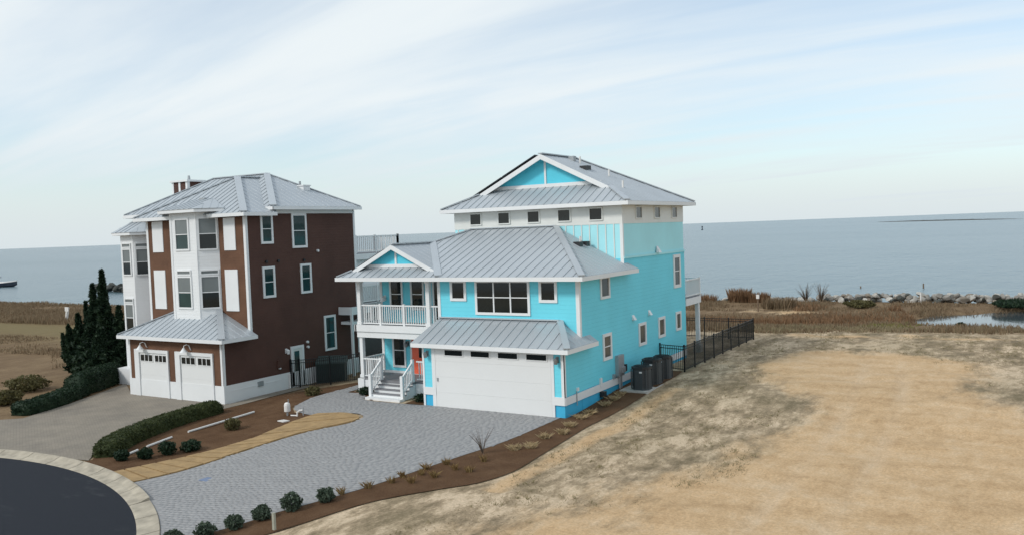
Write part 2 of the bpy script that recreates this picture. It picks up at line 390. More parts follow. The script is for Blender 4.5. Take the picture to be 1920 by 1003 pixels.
# ------------------------------------------------------------------ road, kerb, drives, beds
RC = Vector((-15.0, -28.4)); RI = 16.72; RO = 17.28
def arc(r, a0, a1, n): return [(RC.x+r*math.cos(math.radians(a0+(a1-a0)*i/n)), RC.y+r*math.sin(math.radians(a0+(a1-a0)*i/n))) for i in range(n+1)]
m, nt, p = base('asphalt', .9, 0, .2)
aa = noi(nt, .5, 9, .74, stretch=(.55, 1.6, 1)); bb = noi(nt, 60, 3)
nt.links.new(mixc(ramp(nt, aa, [(.57, (0, 0, 0)), (.75, (.5, .5, .5))]), ramp(nt, bb, [(.35, (.015, .018, .025)), (.7, (.027, .031, .039))]), (.12, .122, .125)), p.inputs['Base Color'])
bump(nt, p, mth('ADD', bb, noi(nt, 9, 5, .7)), .7, .02)
drape('road', arc(RI+.05, 0, 360, 90), .004, 'asphalt', 1.2)
# concrete kerb: segments with joints
kb = thing('kerb', (RC.x, RC.y, -.45), None, None); kb['kind'] = 'structure'
a = 12.0
while a < 200:
    da = 5.2; q = MB(); n = 6
    apron = 20 < a+da/2 < 63        # dropped where the grey drive crosses
    prof = [(RI-.02, 0), (RI+.04, .015), (RI+.30, .03 if apron else .05), (RI+.5, .05 if apron else .13), (RO, .055 if apron else .14), (RO, -.05), (RI-.02, -.05)]
    vs = []; fs = []; k = len(prof)
    for i in range(n+1):
        t = math.radians(a+.06+(da-.12)*i/n)
        for rr, zz in prof:
            x = RC.x+rr*math.cos(t); y = RC.y+rr*math.sin(t); vs.append((x, y, hz_(x, y)+zz+.005))
    for i in range(n): fs += [(i*k+j, i*k+(j+1) % k, (i+1)*k+(j+1) % k, (i+1)*k+j) for j in range(k)]
    fs += [tuple(range(k))[::-1], tuple(range(n*k, n*k+k))]
    q.add(vs, fs).build('kerb_segment', 'kerb', kb); a += da
# grey paver drive
DR = smooth_open([(-4.2, -14.9), (-3.0, -13.9), (-2.4, -12.6), (-1.76, -11.5), (-1.19, -9.89), (-.69, -6.53), (-.3, -3.96), (-.24, -.63), (-.24, .05)], 4)
DL = smooth_open([(-6.7, .05), (-7.2, -.1), (-9.9, -.1), (-10.6, .6), (-11.3, 1.15), (-12.3, 1.3), (-12.35, 2.4), (-12.4, 5.5), (-13.5, 5.5), (-13.35, 3.6), (-13.4, 1.3), (-13.26, -.3), (-12.75, -1.7), (-11.8, -2.45), (-10.3, -2.95), (-8.6, -2.4), (-7.7, -2.9), (-7.6, -4.0), (-8.55, -5.6), (-9.1, -7.9), (-9.35, -10.4), (-9.75, -11.9)], 4)
drive = [(q.x, q.y) for q in DR]+[(q.x, q.y) for q in DL]+arc(RO+.02, 72.5, 50.5, 10)
mat('joint', (.275, .274, .275), .9, .1, 8)
dro = drape('driveway', drive, .025, 'joint', .5)
m, nt, p = base('paver', .8, 0, .3)
g = N(nt.nodes, 'ShaderNodeNewGeometry'); hv = N(nt.nodes, 'ShaderNodeMath', operation='MULTIPLY_ADD', inp={1: .22, 2: .08}); nt.links.new(g.outputs['Random Per Island'], hv.inputs[0])
pa = noi(nt, 2.2, 5, .65); ad = N(nt.nodes, 'ShaderNodeMath', operation='MULTIPLY_ADD', inp={1: .72}); nt.links.new(pa, ad.inputs[0]); nt.links.new(hv.outputs[0], ad.inputs[2])
nt.links.new(ramp(nt, ad.outputs[0], [(.25, (.255, .255, .258)), (.5, (.292, .291, .291)), (.8, (.33, .328, .325))]), p.inputs['Base Color'])
bump(nt, p, noi(nt, 45, 3), .3, .01)
pv, pf = [], []
ang = math.radians(8); ca, sa = math.cos(ang), math.sin(ang)
L_, W_ = .32, .16
cand = []
for j in range(-160, 160):
    v = j*W_; u = -30+(L_/2 if j % 2 else 0)
    while u < 24:
        # three sizes in a random run, as in a tumbled paving mix
        l = random.choice((.16, .24, .32)); cand.append((u+l/2, v+W_/2, l)); u += l
cand = np.array(cand); cx_ = cand[:, 0]*ca-cand[:, 1]*sa; cy_ = cand[:, 0]*sa+cand[:, 1]*ca
ok = np.zeros(len(cand), bool); bb_ = (cx_ > -14) & (cx_ < .5) & (cy_ > -16) & (cy_ < 6)
ok[bb_] = sdist(drive, cx_[bb_], cy_[bb_]) < -.09
for (u, v, l), X0, Y0 in zip(cand[ok], cx_[ok], cy_[ok]):
    b = len(pv); z = hz_(X0, Y0)+.030+random.uniform(-.001, .001); hl = l/2-.002; hw = W_/2-.002
    cs = [(-hl, -hw), (hl, -hw), (hl, hw), (-hl, hw)]
    cs2 = [(-hl+.002, -hw+.002), (hl-.002, -hw+.002), (hl-.002, hw-.002), (-hl+.002, hw-.002)]
    pv += [(X0+x*ca-y*sa, Y0+x*sa+y*ca, z-.005) for x, y in cs]+[(X0+x*ca-y*sa, Y0+x*sa+y*ca, z) for x, y in cs2]
    pf += [(b+4, b+5, b+6, b+7), (b, b+1, b+5, b+4), (b+1, b+2, b+6, b+5), (b+2, b+3, b+7, b+6), (b+3, b, b+4, b+7)]
tag(put('pavers', fast_mesh('pavers', pv, pf, 'paver'), dro), kind='stuff')
# neighbour's drive
m, nt, p = base('old_paving', .9, 0, .25)
g = N(nt.nodes, 'ShaderNodeNewGeometry'); mp = N(nt.nodes, 'ShaderNodeMapping', inp={2: (0, 0, .5)}); nt.links.new(g.outputs['Position'], mp.inputs[0])
bk = N(nt.nodes, 'ShaderNodeTexBrick', inp={'Scale': 1, 'Color1': (.235, .21, .175, 1), 'Color2': (.262, .234, .196, 1), 'Mortar': (.215, .19, .158, 1), 'Mortar Size': .008, 'Brick Width': .22, 'Row Height': .11}); nt.links.new(mp.outputs[0], bk.inputs[0])
st = ramp(nt, noi(nt, .7, 6, .6), [(.3, (.82, .82, .82)), (.7, (1.12, 1.1, 1.06))])
ml = N(nt.nodes, 'ShaderNodeMixRGB', blend_type='MULTIPLY', inp={0: 1}); nt.links.new(bk.outputs[0], ml.inputs[1]); nt.links.new(st, ml.inputs[2]); nt.links.new(ml.outputs[0], p.inputs['Base Color'])
bump(nt, p, bk.outputs['Fac'], -.3, .006)
nd_ = [(-13.9, -10.75), (-15.3, -9.4), (-16.2, -7.2), (-16.8, -4), (-16.6, -2.2), (-16.3, 0), (-16.4, 3.2), (-17.3, 3.2), (-17.3, -1.5), (-24.8, -1.5), (-27.9, .3), (-25.3, -4.6), (-24.1, -7.5), (-25.0, -8.3), (-27.5, -10.0), (-31, -13)]
drape('neighbour_driveway', nd_+arc(RO+.02, 135, 94, 10), .018, 'old_paving', .6)
# mulch
m, nt, p = base('mulch', .95, 0, .1)
nt.links.new(ramp(nt, mth('ADD', mth('MULTIPLY', noi(nt, 26, 5, .75), .6), mth('MULTIPLY', noi(nt, 1.2, 4), .4)), [(.3, (.062, .034, .018)), (.5, (.118, .066, .036)), (.72, (.19, .118, .068))]), p.inputs['Base Color'])
bump(nt, p, noi(nt, 30, 5, .75), .9, .04)
mo = smooth_open([(1.25, 9.6), (1.45, 7.9), (1.5, 5.6), (1.5, 3.1), (1.36, -.4), (1.55, -3), (1.72, -5.1), (1.85, -7.0), (1.5, -8.4), (.8, -9.4), (-.2, -11), (-1.2, -13.6), (-2.6, -15.2), (-3.9, -16.0)], 4)
mb_ = [(q.x, q.y) for q in mo]+arc(RO+.02, 47, 50.5, 3)+[(q.x, q.y) for q in DR]+[(.02, .05), (.02, 9.6)]
drape('mulch_bed', mb_, .016, 'mulch', .4)
ib = smooth_open([(-10.35, -2.75), (-10.5, -3.9), (-10.2, -6.2), (-10.6, -7.9), (-11.05, -9.85), (-11.6, -11.5)], 4)
bed2 = [(q.x, q.y) for q in ib]+arc(RO+.02, 79.5, 86.5, 4)+[(-13.9, -10.6), (-15.4, -9.2), (-16.3, -7.2), (-16.85, -4), (-16.6, -2.2), (-15.9, 1.5), (-13.6, 5.4), (-13.45, 3.6), (-13.5, 1.3), (-13.36, -.3), (-12.85, -1.75), (-11.9, -2.55)]
drape('island_bed', bed2, .010, 'mulch', .4)
drape('porch_bed', [(-12.3, 1.35), (-11.35, 1.1), (-10.6, .55), (-9.75, -.05), (-9.75, 1.5), (-12.3, 1.6)], .022, 'mulch', .3)
drape('porch_bed', [(-7.85, -.05), (-6.8, -.0), (-6.8, 1.5), (-7.85, 1.5)], .022, 'mulch', .3)
# sod strip between the bed and the drive
sod = thing('sod_strip', (-9.8, -7, hz_(-9.8, -7)), 'curved strip of tan dormant sod pieces between mulch bed and grey drive', 'sod')
low = smooth_open([(-9.85, -12.0), (-9.41, -10.44), (-9.2, -7.88), (-8.65, -5.52), (-7.75, -4.05), (-7.8, -3.0), (-8.9, -2.5), (-9.7, -2.62)], 12)
upp = smooth_open([(-11.6, -11.5), (-11.06, -9.85), (-10.61, -7.91), (-10.3, -6.19), (-10.5, -4.3), (-10.45, -3.4), (-10.4, -2.95), (-10.3, -2.72)], 12)
def resamp(P, n):
    d = [0]
    for i in range(1, len(P)): d.append(d[-1]+(P[i]-P[i-1]).length)
    o = []
    for k in range(n+1):
        t = d[-1]*k/n; j = max(i for i in range(len(d)) if d[i] <= t+1e-9); j = min(j, len(P)-2)
        o.append(P[j].lerp(P[j+1], (t-d[j])/max(1e-6, d[j+1]-d[j])))
    return o
n = 17*3; lo_ = resamp(low, n); up_ = resamp(upp, n)
for i in range(17):
    q = MB(); A = []; B = []
    for k in range(4):
        t = (k+ (.05 if k == 0 else -.05 if k == 3 else 0))/3; j = i*3+k
        jj = min(j, n); A.append(lo_[jj]); B.append(up_[jj])
    g_ = .035
    dv = (A[-1]-A[0]).normalized()*g_; dw = (B[-1]-B[0]).normalized()*g_
    A[0] = A[0]+dv; A[-1] = A[-1]-dv; B[0] = B[0]+dw; B[-1] = B[-1]-dw
    ring = A+B[::-1]; zt = .055+random.uniform(-.008, .012)
    top = [(v.x, v.y, hz_(v.x, v.y)+zt) for v in ring]
    q.prism(top, (0, 0, -.06)); q.build('sod_piece', 'sod', sod)
tag(MB().box(-7.75, -7.2, -10.85, -10.5, hz_(-7.5, -10.7)+.02, hz_(-7.5, -10.7)+.036).build('utility_cover', 'blue_cover', loc=(-7.5, -10.7, hz_(-7.5, -10.7))), 'small flat bluish cover set in the grey paver drive', 'cover')

# ------------------------------------------------------------------ building kit
def clip(poly, a, lo):
    """keep the part of 2-D poly with x >= a (lo) or x <= a"""
    o = []
    for i in range(len(poly)):
        p, q = poly[i], poly[(i+1) % len(poly)]
        ip = p[0] >= a if lo else p[0] <= a; iq = q[0] >= a if lo else q[0] <= a
        if ip: o.append(p)
        if ip != iq:
            t = (a-p[0])/(q[0]-p[0]); o.append((a, p[1]+t*(q[1]-p[1])))
    return o
def slope(parent, poly, spacing=.42, m='metal_roof', seam=None):
    """standing-seam panels over a planar roof polygon; each panel a piece of its own"""
    P = [Vector(p) for p in poly]; n = Vector((0, 0, 0))
    for i in range(len(P)): n += P[i].cross(P[(i+1) % len(P)])
    n.normalize()
    if n.z < 0: n = -n
    e = Vector((0, 0, 1)).cross(n).normalized(); s = n.cross(e).normalized(); o = P[0]
    Q = [((p-o).dot(e), (p-o).dot(s)) for p in P]
    sh = .028 if abs(n.y) > abs(n.x) else .012
    lo = min(q[0] for q in Q); hi = max(q[0] for q in Q); k = max(1, round((hi-lo)/spacing)); w = (hi-lo)/k
    for i in range(k):
        a0 = lo+i*w; a1 = a0+w
        R = clip(clip(Q, a0+.002, True), a1-.002, False)
        if len(R) < 3: continue
        ar = abs(sum(R[j][0]*R[(j+1) % len(R)][1]-R[(j+1) % len(R)][0]*R[j][1] for j in range(len(R))))/2
        if ar < .004: continue
        mbx = MB(); mbx.prism([o+e*x+s*y for x, y in R], -n*.03)
        bs = sorted(y for x, y in R if abs(x-(a0+.002)) < 1e-4)
        if len(bs) >= 2 and bs[-1]-bs[0] > .05:
            y0, y1 = bs[0], bs[-1]
            c = [o+e*(a0-.014)+s*y0, o+e*(a0+.022)+s*y0, o+e*(a0+.022)+s*y1, o+e*(a0-.014)+s*y1]
            mbx.prism([x-n*.005 for x in c], n*(.005+sh))
        mbx.build('roof_panel', m, parent)
def cap(parent, a, b, w=.26, m='metal_cap'):
    a = Vector(a); b = Vector(b); MB().beam(a+Vector((0, 0, .035)), b+Vector((0, 0, .035)), w, .05).build('ridge_cap', m, parent)
def fascia(parent, a, b, h=.17, t=.04):
    """eave board hung below the top line a-b, outside it"""
    a = Vector(a); b = Vector(b); d = (b-a).normalized(); MB().beam(a-d*.0+Vector((0, 0, -h/2-.01)), b+Vector((0, 0, -h/2-.01)), t, h).build('fascia', 'white', parent)
def window(root, Fm, u0, u1, v0, v1, trim=.12, cols=1, rows=2, pane='pane', blind=None, frame='white', name='window'):
    w = MB()
    t = trim
    w.fb(Fm, u0, u0+t, v0, v1, -.02, .05); w.fb(Fm, u1-t, u1, v0, v1, -.02, .05)
    w.fb(Fm, u0+t, u1-t, v1-t, v1, -.02, .052); w.fb(Fm, u0+t, u1-t, v0, v0+t, -.02, .052)
    win = w.build(name, frame, root)
    a0, a1, b0, b1 = u0+t, u1-t, v0+t, v1-t
    cw = (a1-a0)/cols; rh = (b1-b0)/rows
    for i in range(cols):
        for j in range(rows):
            mm = blind if (blind and j == rows-1) else pane
            MB().fb(Fm, a0+i*cw, a0+(i+1)*cw, b0+j*rh, b0+(j+1)*rh, -.01, .012+.008*j).build('pane', mm, win)
    for i in range(1, cols): MB().fb(Fm, a0+i*cw-.03, a0+i*cw+.03, b0, b1, 0, .043).build('mullion', frame, win)
    for j in range(1, rows): MB().fb(Fm, a0, a1, b0+j*rh-.02, b0+j*rh+.02, 0, .036).build('sash_rail', frame, win)
    return win
def board(root, Fm, u0, u1, v0, v1, n=.03, m='white', name='corner_trim'):
    return MB().fb(Fm, u0, u1, v0, v1, -.01, n).build(name, m, root)
def lantern(root, Fm, u, v, m='lamp_metal', name='wall_lamp'):
    q = MB().fb(Fm, u-.06, u+.06, v-.12, v+.12, 0, .03)
    q.tube([Fm.p(u, v+.06, .02), Fm.p(u, v+.10, .1), Fm.p(u, v+.06, .16)], .015, 6)
    q.tube([Fm.p(u, v+.08, .16), Fm.p(u, v+.02, .16), Fm.p(u, v-.16, .16)], [.03, .09, .07], 8)
    return q.build(name, m, root)
def gooseneck(root, Fm, u, v):
    q = MB().tube([Fm.p(u+.18, v, 0), Fm.p(u+.18, v+.02, .06), Fm.p(u+.17, v+.24, .14), Fm.p(u+.1, v+.30, .22), Fm.p(u, v+.24, .30), Fm.p(u, v+.12, .32)], .022, 6)
    q.tube([Fm.p(u, v+.14, .32), Fm.p(u, v+.08, .32), Fm.p(u, v-.06, .32)], [.05, .08, .20], 12)
    return q.build('gooseneck_lamp', 'white', root)
def railing(root, pts, z0, z1, spacing=.13, posts=None, m='white', bal=.035, post=.10, glassy=False):
    """rail run through plan points at deck height z0; top rail z1"""
    q = meshdata('baluster', [(x, y, z) for z in (z0+.10, z1-.05) for x, y in ((-bal/2, -bal/2), (bal/2, -bal/2), (bal/2, bal/2), (-bal/2, bal/2))], [(3, 2, 1, 0), (4, 5, 6, 7), (0, 1, 5, 4), (1, 2, 6, 5), (2, 3, 7, 6), (3, 0, 4, 7)], m)
    for i in range(len(pts)-1):
        a = Vector((*pts[i], 0)); b = Vector((*pts[i+1], 0)); L = (b-a).length
        MB().beam(a+Vector((0, 0, z1-.03)), b+Vector((0, 0, z1-.03)), .08, .06).build('hand_rail', m, root)
        MB().beam(a+Vector((0, 0, z0+.09)), b+Vector((0, 0, z0+.09)), .05, .05).build('bottom_rail', m, root)
        n = max(1, int(L/spacing))
        for k in range(1, n): p = a.lerp(b, k/n); piece('baluster', q, root, p)
    for x, y in (posts if posts is not None else pts):
        MB().box(x-post/2, x+post/2, y-post/2, y+post/2, z0-.02, z1+.05).build('rail_post', m, root)
def garage_door(root, Fm, u0, u1, v0, v1, sections, wins, wrow=None, name='garage_door'):
    q = MB().fb(Fm, u0, u1, v0, v1, -.01, .012); d = q.build(name, 'door_white', root)
    h = (v1-v0)/sections
    for i in range(sections):
        MB().fb(Fm, u0+.01, u1-.01, v0+i*h+.0015, v0+(i+1)*h-.0015, .0, .024).build('door_section', 'door_white', d)
    for a0, a1, b0, b1, cols in wins:
        f = MB(); t = .035
        MB().fb(Fm, a0, a1, b0, b1, .02, .034).build('pane', 'pane', d)
        f.fb(Fm, a0-t, a1+t, b1, b1+t, .03, .05).fb(Fm, a0-t, a1+t, b0-t, b0, .03, .05).fb(Fm, a0-t, a0, b0, b1, .03, .05).fb(Fm, a1, a1+t, b0, b1, .03, .05)
        for k in range(1, cols): x = a0+(a1-a0)*k/cols; f.fb(Fm, x-.02, x+.02, b0, b1, .03, .048)
        f.build('window_frame', 'door_white', d)
    return d
def wall(root, x0, x1, y0, y1, z0, z1, m, name='wall'): return MB().box(x0, x1, y0, y1, z0, z1).build(name, m, root)

# ------------------------------------------------------------------ turquoise house
BH = thing('turquoise_house', (-5, 6, 0), 'bright turquoise three-storey beach house with grey metal roofs and a white double garage', 'house')
# walls (butted, not overlapping)
wall(BH, -6.78, 0, 0, 1.478, .82, 2.75, 'cyan'); wall(BH, -6.76, -.02, .02, 1.478, -.3, .82, 'cyan_base', 'foundation')
wall(BH, -6.92, 0, 1.478, 5.94, .82, 5.36, 'cyan'); wall(BH, -6.9, -.02, 1.5, 13.71, -.3, .82, 'cyan_base', 'foundation')
wall(BH, -9.03, 0, 5.94, 13.73, .82, 5.90, 'cyan')
wall(BH, -11.5, -6.92, 3.0, 5.94, .0, 5.36, 'cyan'); wall(BH, -11.5, -9.03, 5.94, 13.6, .0, 5.36, 'cyan')
wall(BH, -9.01, -.02, 5.96, 13.71, 5.90, 7.42, 'aqua', 'upper_wall'); wall(BH, -9.03, 0, 5.94, 13.73, 7.42, 8.30, 'white_warm', 'clerestory_wall')
F0 = FRONT(0); F2 = FRONT(1.478); FU = FRONT(5.94); FP = FRONT(3.0); S0 = SIDE(0)
for a, b in ((-6.78, -6.12), (-.56, 0)): board(BH, F0, a, b-.0, .50, .82, .035, name='water_table')
board(BH, S0, 0.0, 13.73, .50, .80, .035, name='water_table')
# corner trims
board(BH, F0, -.13, .02, .82, 2.58, .02); board(BH, S0, -.02, .11, .82, 2.6, .02)
board(BH, F2, -.14, .02, 3.0, 5.3, .025); board(BH, S0, 1.46, 1.6, 2.7, 5.3, .025); board(BH, F2, -6.95, -6.80, 3.4, 5.3, .025)
board(BH, FU, -.13, .02, 5.6, 7.42, .012); board(BH, S0, 5.92, 6.04, 5.94, 7.42, .012)
board(BH, S0, 5.94, 13.73, 5.88, 5.98, .05, 'aqua', 'ledge')
board(BH, F0, -6.80, -6.70, .0, 2.58, .02)
bt = MB().fb(FU, -.02, .02, 5.5, 7.42, -.02, .012)
for i in range(22):
    x = -.42-.4*i
    MB().fb(FU, x-.022, x+.022, 5.4, 7.42, -.02, .008).build('batten', 'white_warm', BH)
# garage door, jambs
board(BH, F0, -6.30, -6.12, .0, 2.56, .03, name='door_jamb'); board(BH, F0, -.56, -.44, .0, 2.56, .03, name='door_jamb')
garage_door(BH, F0, -6.12, -.56, -.02, 2.62, 4, [(-5.6, -4.71, 2.22, 2.44, 1), (-4.28, -3.39, 2.22, 2.44, 1), (-2.96, -2.06, 2.22, 2.44, 1), (-1.64, -.74, 2.22, 2.44, 1)])
lantern(BH, F0, -6.52, 2.25); lantern(BH, F0, -.27, 2.28)
MB().fb(F0, -6.05, -5.98, 1.1, 1.25, .0, .05).build('keypad', 'galv', BH)
# front windows
window(BH, F2, -6.26, -5.41, 4.35, 5.26, .12, 1, 1); window(BH, F2, -4.96, -2.25, 3.78, 5.26, .11, 3, 2); window(BH, F2, -1.82, -.97, 4.33, 5.26, .12, 1, 1)
for x in (-8.04, -6.42, -4.79, -3.17, -1.57):
    window(BH, FU, x-.05, x+.64, 7.60, 8.19, .05, 1, 1, frame='white_warm')
for y in (7.44, 9.72, 12.05): window(BH, S0, y-.04, y+.72, 7.62, 8.2, .05, 1, 1, pane='pane_side', frame='white_warm')
# side windows
window(BH, S0, 3.42, 4.36, 4.3, 5.26, .11, 1, 1, pane='pane_side')
window(BH, S0, 3.5, 4.38, 1.7, 2.83, .13, 1, 2, pane='pane_side', name='window')
window(BH, S0, 7.36, 8.25, 1.8, 2.85, .13, 1, 1, pane='pane_side'); window(BH, S0, 9.8, 10.68, 1.86, 2.86, .13, 1, 1, pane='pane_side'); window(BH, S0, 12.2, 12.95, 1.92, 2.88, .12, 1, 1, pane='pane_side')
window(BH, S0, 12.05, 13.05, 4.1, 5.78, .16, 1, 2, pane='pane_side')
# side services
mbx = MB().fb(S0, 4.72, 5.32, .85, 1.75, .0, .16).build('electric_panel', 'galv', BH)
MB().fb(S0, 5.0, 5.3, .98, 1.22, .16, .24).build('meter', 'galv', mbx)
MB().tube([(.09, 4.95, .86), (.09, 4.95, .1)], .045, 8).build('conduit', 'galv', mbx); MB().tube([(.09, 5.15, .86), (.09, 5.15, .1)], .03, 8).build('conduit', 'galv', mbx)
MB().fb(S0, 5.5, 5.72, .95, 1.25, .0, .12).build('junction_box', 'dark_vent', BH)
MB().fb(S0, 4.38, 4.52, .8, 1.0, .0, .1).build('junction_box', 'galv', BH); MB().fb(S0, 3.1, 3.25, .7, 1.05, 0, .07).build('outlet_cover', 'white', BH)
MB().fb(S0, .95, 1.1, .9, 1.03, 0, .07).build('outlet_cover', 'white', BH); MB().fb(S0, 3.1, 3.35, .25, .48, 0, .2).build('hose_reel', 'dark_vent', BH)
MB().tube([(.05, .9, .9), (.06, .9, .35)], .02, 6).build('conduit', 'galv', BH)
for y, z in ((6.81, 3.18), (8.72, 3.21)):
    MB().add([S0.p(y-.12, z-.1, 0), S0.p(y+.12, z-.1, 0), S0.p(y+.12, z+.12, 0), S0.p(y-.12, z+.12, 0), S0.p(y-.12, z-.1, .14), S0.p(y+.12, z-.1, .14)], [(0, 1, 2, 3), (0, 4, 5, 1), (3, 2, 5, 4), (0, 3, 4), (1, 5, 2)]).build('vent_hood', 'white', BH)
MB().add([S0.p(9.75, 5.98, .05), S0.p(10.1, 5.98, .05), S0.p(10.02, 6.3, .02), S0.p(9.85, 6.3, .02), S0.p(9.75, 5.98, .2), S0.p(10.1, 5.98, .2)], [(0, 1, 2, 3), (0, 4, 5, 1), (3, 2, 5, 4), (0, 3, 4), (1, 5, 2)]).build('vent_hood', 'white', BH)

# roofs ---- garage roof
GR = MB().box(-7.08, .30, -.28, -.001, 2.52, 2.56).build('garage_roof', 'soffit', BH)
e = 2.72
slope(GR, [(-7.13, -.35, e), (.35, -.35, e), (-.89, 1.478, 3.60), (-6.89, 1.478, 3.60)], .44)
slope(GR, [(.35, -.35, e), (.35, 2.35, e), (.0, 2.35, 2.97), (.0, 1.478, 2.97), (-.89, 1.478, 3.60)], .44)
MB().prism([(.30, 2.30, 2.56), (.30, -.0, 2.56), (0.01, -.0, 2.56), (0.01, 2.30, 2.56)], (0, 0, -.04)).build('soffit', 'soffit', GR)
cap(GR, (.33, -.33, e+.01), (-.89, 1.46, 3.60)); cap(GR, (-6.89, 1.44, 3.60), (-.89, 1.44, 3.60), .2)
fascia(GR, (-7.13, -.35, e), (.37, -.35, e)); fascia(GR, (.35, -.33, e), (.35, 2.37, e))
MB().prism([(-7.13, -.33, 2.70), (-6.90, 1.47, 3.56), (-6.90, 1.47, 3.36), (-7.13, -.33, 2.54)], (.03, 0, 0)).build('rake_board', 'white', GR)
MB().prism([(-6.78, .0, 2.75), (-6.78, 1.47, 3.50), (-6.78, 1.47, 2.75)], (.05, 0, 0)).build('gable_wall', 'cyan', GR)
# main two-storey roof with porch gable
MR = MB().prism([(-12.25, .86, 5.27), (.44, .86, 5.27), (.44, 6.3, 5.27), (.0, 6.3, 5.27), (0.0, 1.46, 5.27), (-6.92, 1.46, 5.27), (-6.92, 2.99, 5.27), (-11.5, 2.99, 5.27), (-11.5, 6, 5.27), (-12.25, 6, 5.27)], (0, 0, -.03)).build('main_roof', 'soffit', BH)
e = 5.42; R1 = (-9.35, 4.5, 6.86); RL = (-8.0, 5.94, 7.42); RR = (-3.33, 5.94, 7.42)
slope(MR, [(-6.39, .8, e), (.5, .8, e), RR, RL, R1], .42)
slope(MR, [(.5, .8, e), (.5, 6.4, e), (0, 6.4, 5.681), (0, 5.94, 5.681), RR], .42)
slope(MR, [RL, (-9.35, 5.94, 6.86), R1], .42)
slope(MR, [(-6.39, .8, e), R1, (-9.35, 1.35, 6.86), (-6.94, 1.35, 5.687)], .42)
slope(MR, [(-12.31, .8, e), (-11.76, 1.35, 5.687), (-9.35, 1.35, 6.86), (-9.35, 5.95, 6.86), (-12.31, 5.95, e)], .42)
slope(MR, [(-12.31, .8, e), (-6.39, .8, e), (-7.25, 1.66, 5.812), (-11.45, 1.66, 5.812)], .42)
slope(MR, [(-12.31, 5.95, e), (-9.35, 5.95, 6.86), (-9.35, 13.9, 6.86), (-12.31, 13.9, e)], .42)
MB().prism([(-12.1, 13.6, 5.36), (-9.05, 13.6, 5.36), (-9.05, 13.6, 6.86), (-9.35, 13.6, 6.84)], (0, -.05, 0)).build('gable_wall', 'cyan', MR)
cap(MR, (.47, .83, e+.01), RR); cap(MR, RL, RR, .22); cap(MR, RL, R1, .22); cap(MR, R1, (-9.35, 1.3, 6.86), .22)
cap(MR, (-6.42, .84, e+.03), (-9.3, 4.45, 6.86), .32); cap(MR, (-12.28, .83, e), (-11.76, 1.35, 5.69), .2); cap(MR, (-6.42, .83, e+.02), (-6.98, 1.4, 5.69), .16)
fascia(MR, (-12.33, .8, e), (.52, .8, e)); fascia(MR, (.5, .82, e), (.5, 6.42, e)); fascia(MR, (-12.31, .82, e), (-12.31, 13.9, e))
def gable(par, xc, half, zb, za, yf, yw, p):
    MB().prism([(xc-half, yw, zb-.3), (xc+half, yw, zb-.3), (xc+half, yw, zb), (xc, yw, za-.03), (xc-half, yw, zb)], (0, .05, 0)).build('gable_wall', 'cyan_gable', par)
    Fg = FRONT(yw); bh = .17
    MB().fb(Fg, xc-half+.25, xc+half-.25, zb+.0, zb+bh, 0, .05).build('gable_trim', 'white', par)
    MB().fb(Fg, xc-.05, xc+.05, zb+bh, za-.25, 0, .045).build('gable_trim', 'white', par)
mat('cyan_gable', (.09, .60, .76), .55, .04, .8)
gable(MR, -9.35, 2.13, 5.80, 6.86, 1.35, 1.66, .486)
def rake(par, xc, xe, y, za, ze, h=.2):
    MB().prism([(xc, y, za), (xe, y, ze), (xe, y, ze-h), (xc, y, za-h)], (0, .045, 0)).build('rake_board', 'white', par)
rake(MR, -9.35, -11.9, 1.305, 6.84, 5.60); rake(MR, -9.35, -6.8, 1.305, 6.84, 5.60)
# upper roof
UR = MB().prism([(-9.48, 5.5, 8.28), (.44, 5.5, 8.28), (.44, 14.15, 8.28), (-9.48, 14.15, 8.28)], (0, 0, -.03)).build('upper_roof', 'soffit', BH)
e = 8.42; A = (-4.515, 10.41, 10.88); B = (-4.515, 6.85, 10.88); q = .4905
slope(UR, [(.5, 5.44, e), (.5, 14.23, e), A, B, (-.91, 6.85, 9.112)], .42)
slope(UR, [(-9.53, 5.44, e), (-8.12, 6.85, 9.112), B, A, (-9.53, 14.23, e)], .42)
slope(UR, [(.5, 14.23, e), (-9.53, 14.23, e), A], .42)
slope(UR, [(-9.53, 5.44, e), (.5, 5.44, e), (-1.33, 7.27, 9.318), (-7.70, 7.27, 9.318)], .42)
gable(UR, -4.515, 3.2, 9.30, 10.88, 6.85, 7.27, q)
rake(UR, -4.515, -8.2, 6.805, 10.87, 9.07, .24); rake(UR, -4.515, -.83, 6.805, 10.87, 9.07, .24)
cap(UR, (.47, 5.47, e+.01), (-.91, 6.85, 9.12)); cap(UR, (-9.5, 5.47, e+.01), (-8.12, 6.85, 9.12)); cap(UR, A, (-4.515, 6.8, 10.88), .24); cap(UR, A, (.48, 14.2, e+.02), .2); cap(UR, A, (-9.5, 14.2, e+.02), .2)
fascia(UR, (-9.55, 5.44, e), (.52, 5.44, e)); fascia(UR, (.5, 5.46, e), (.5, 14.25, e)); fascia(UR, (-9.53, 5.46, e), (-9.53, 14.25, e)); fascia(UR, (-9.55, 14.23, e), (.52, 14.23, e))
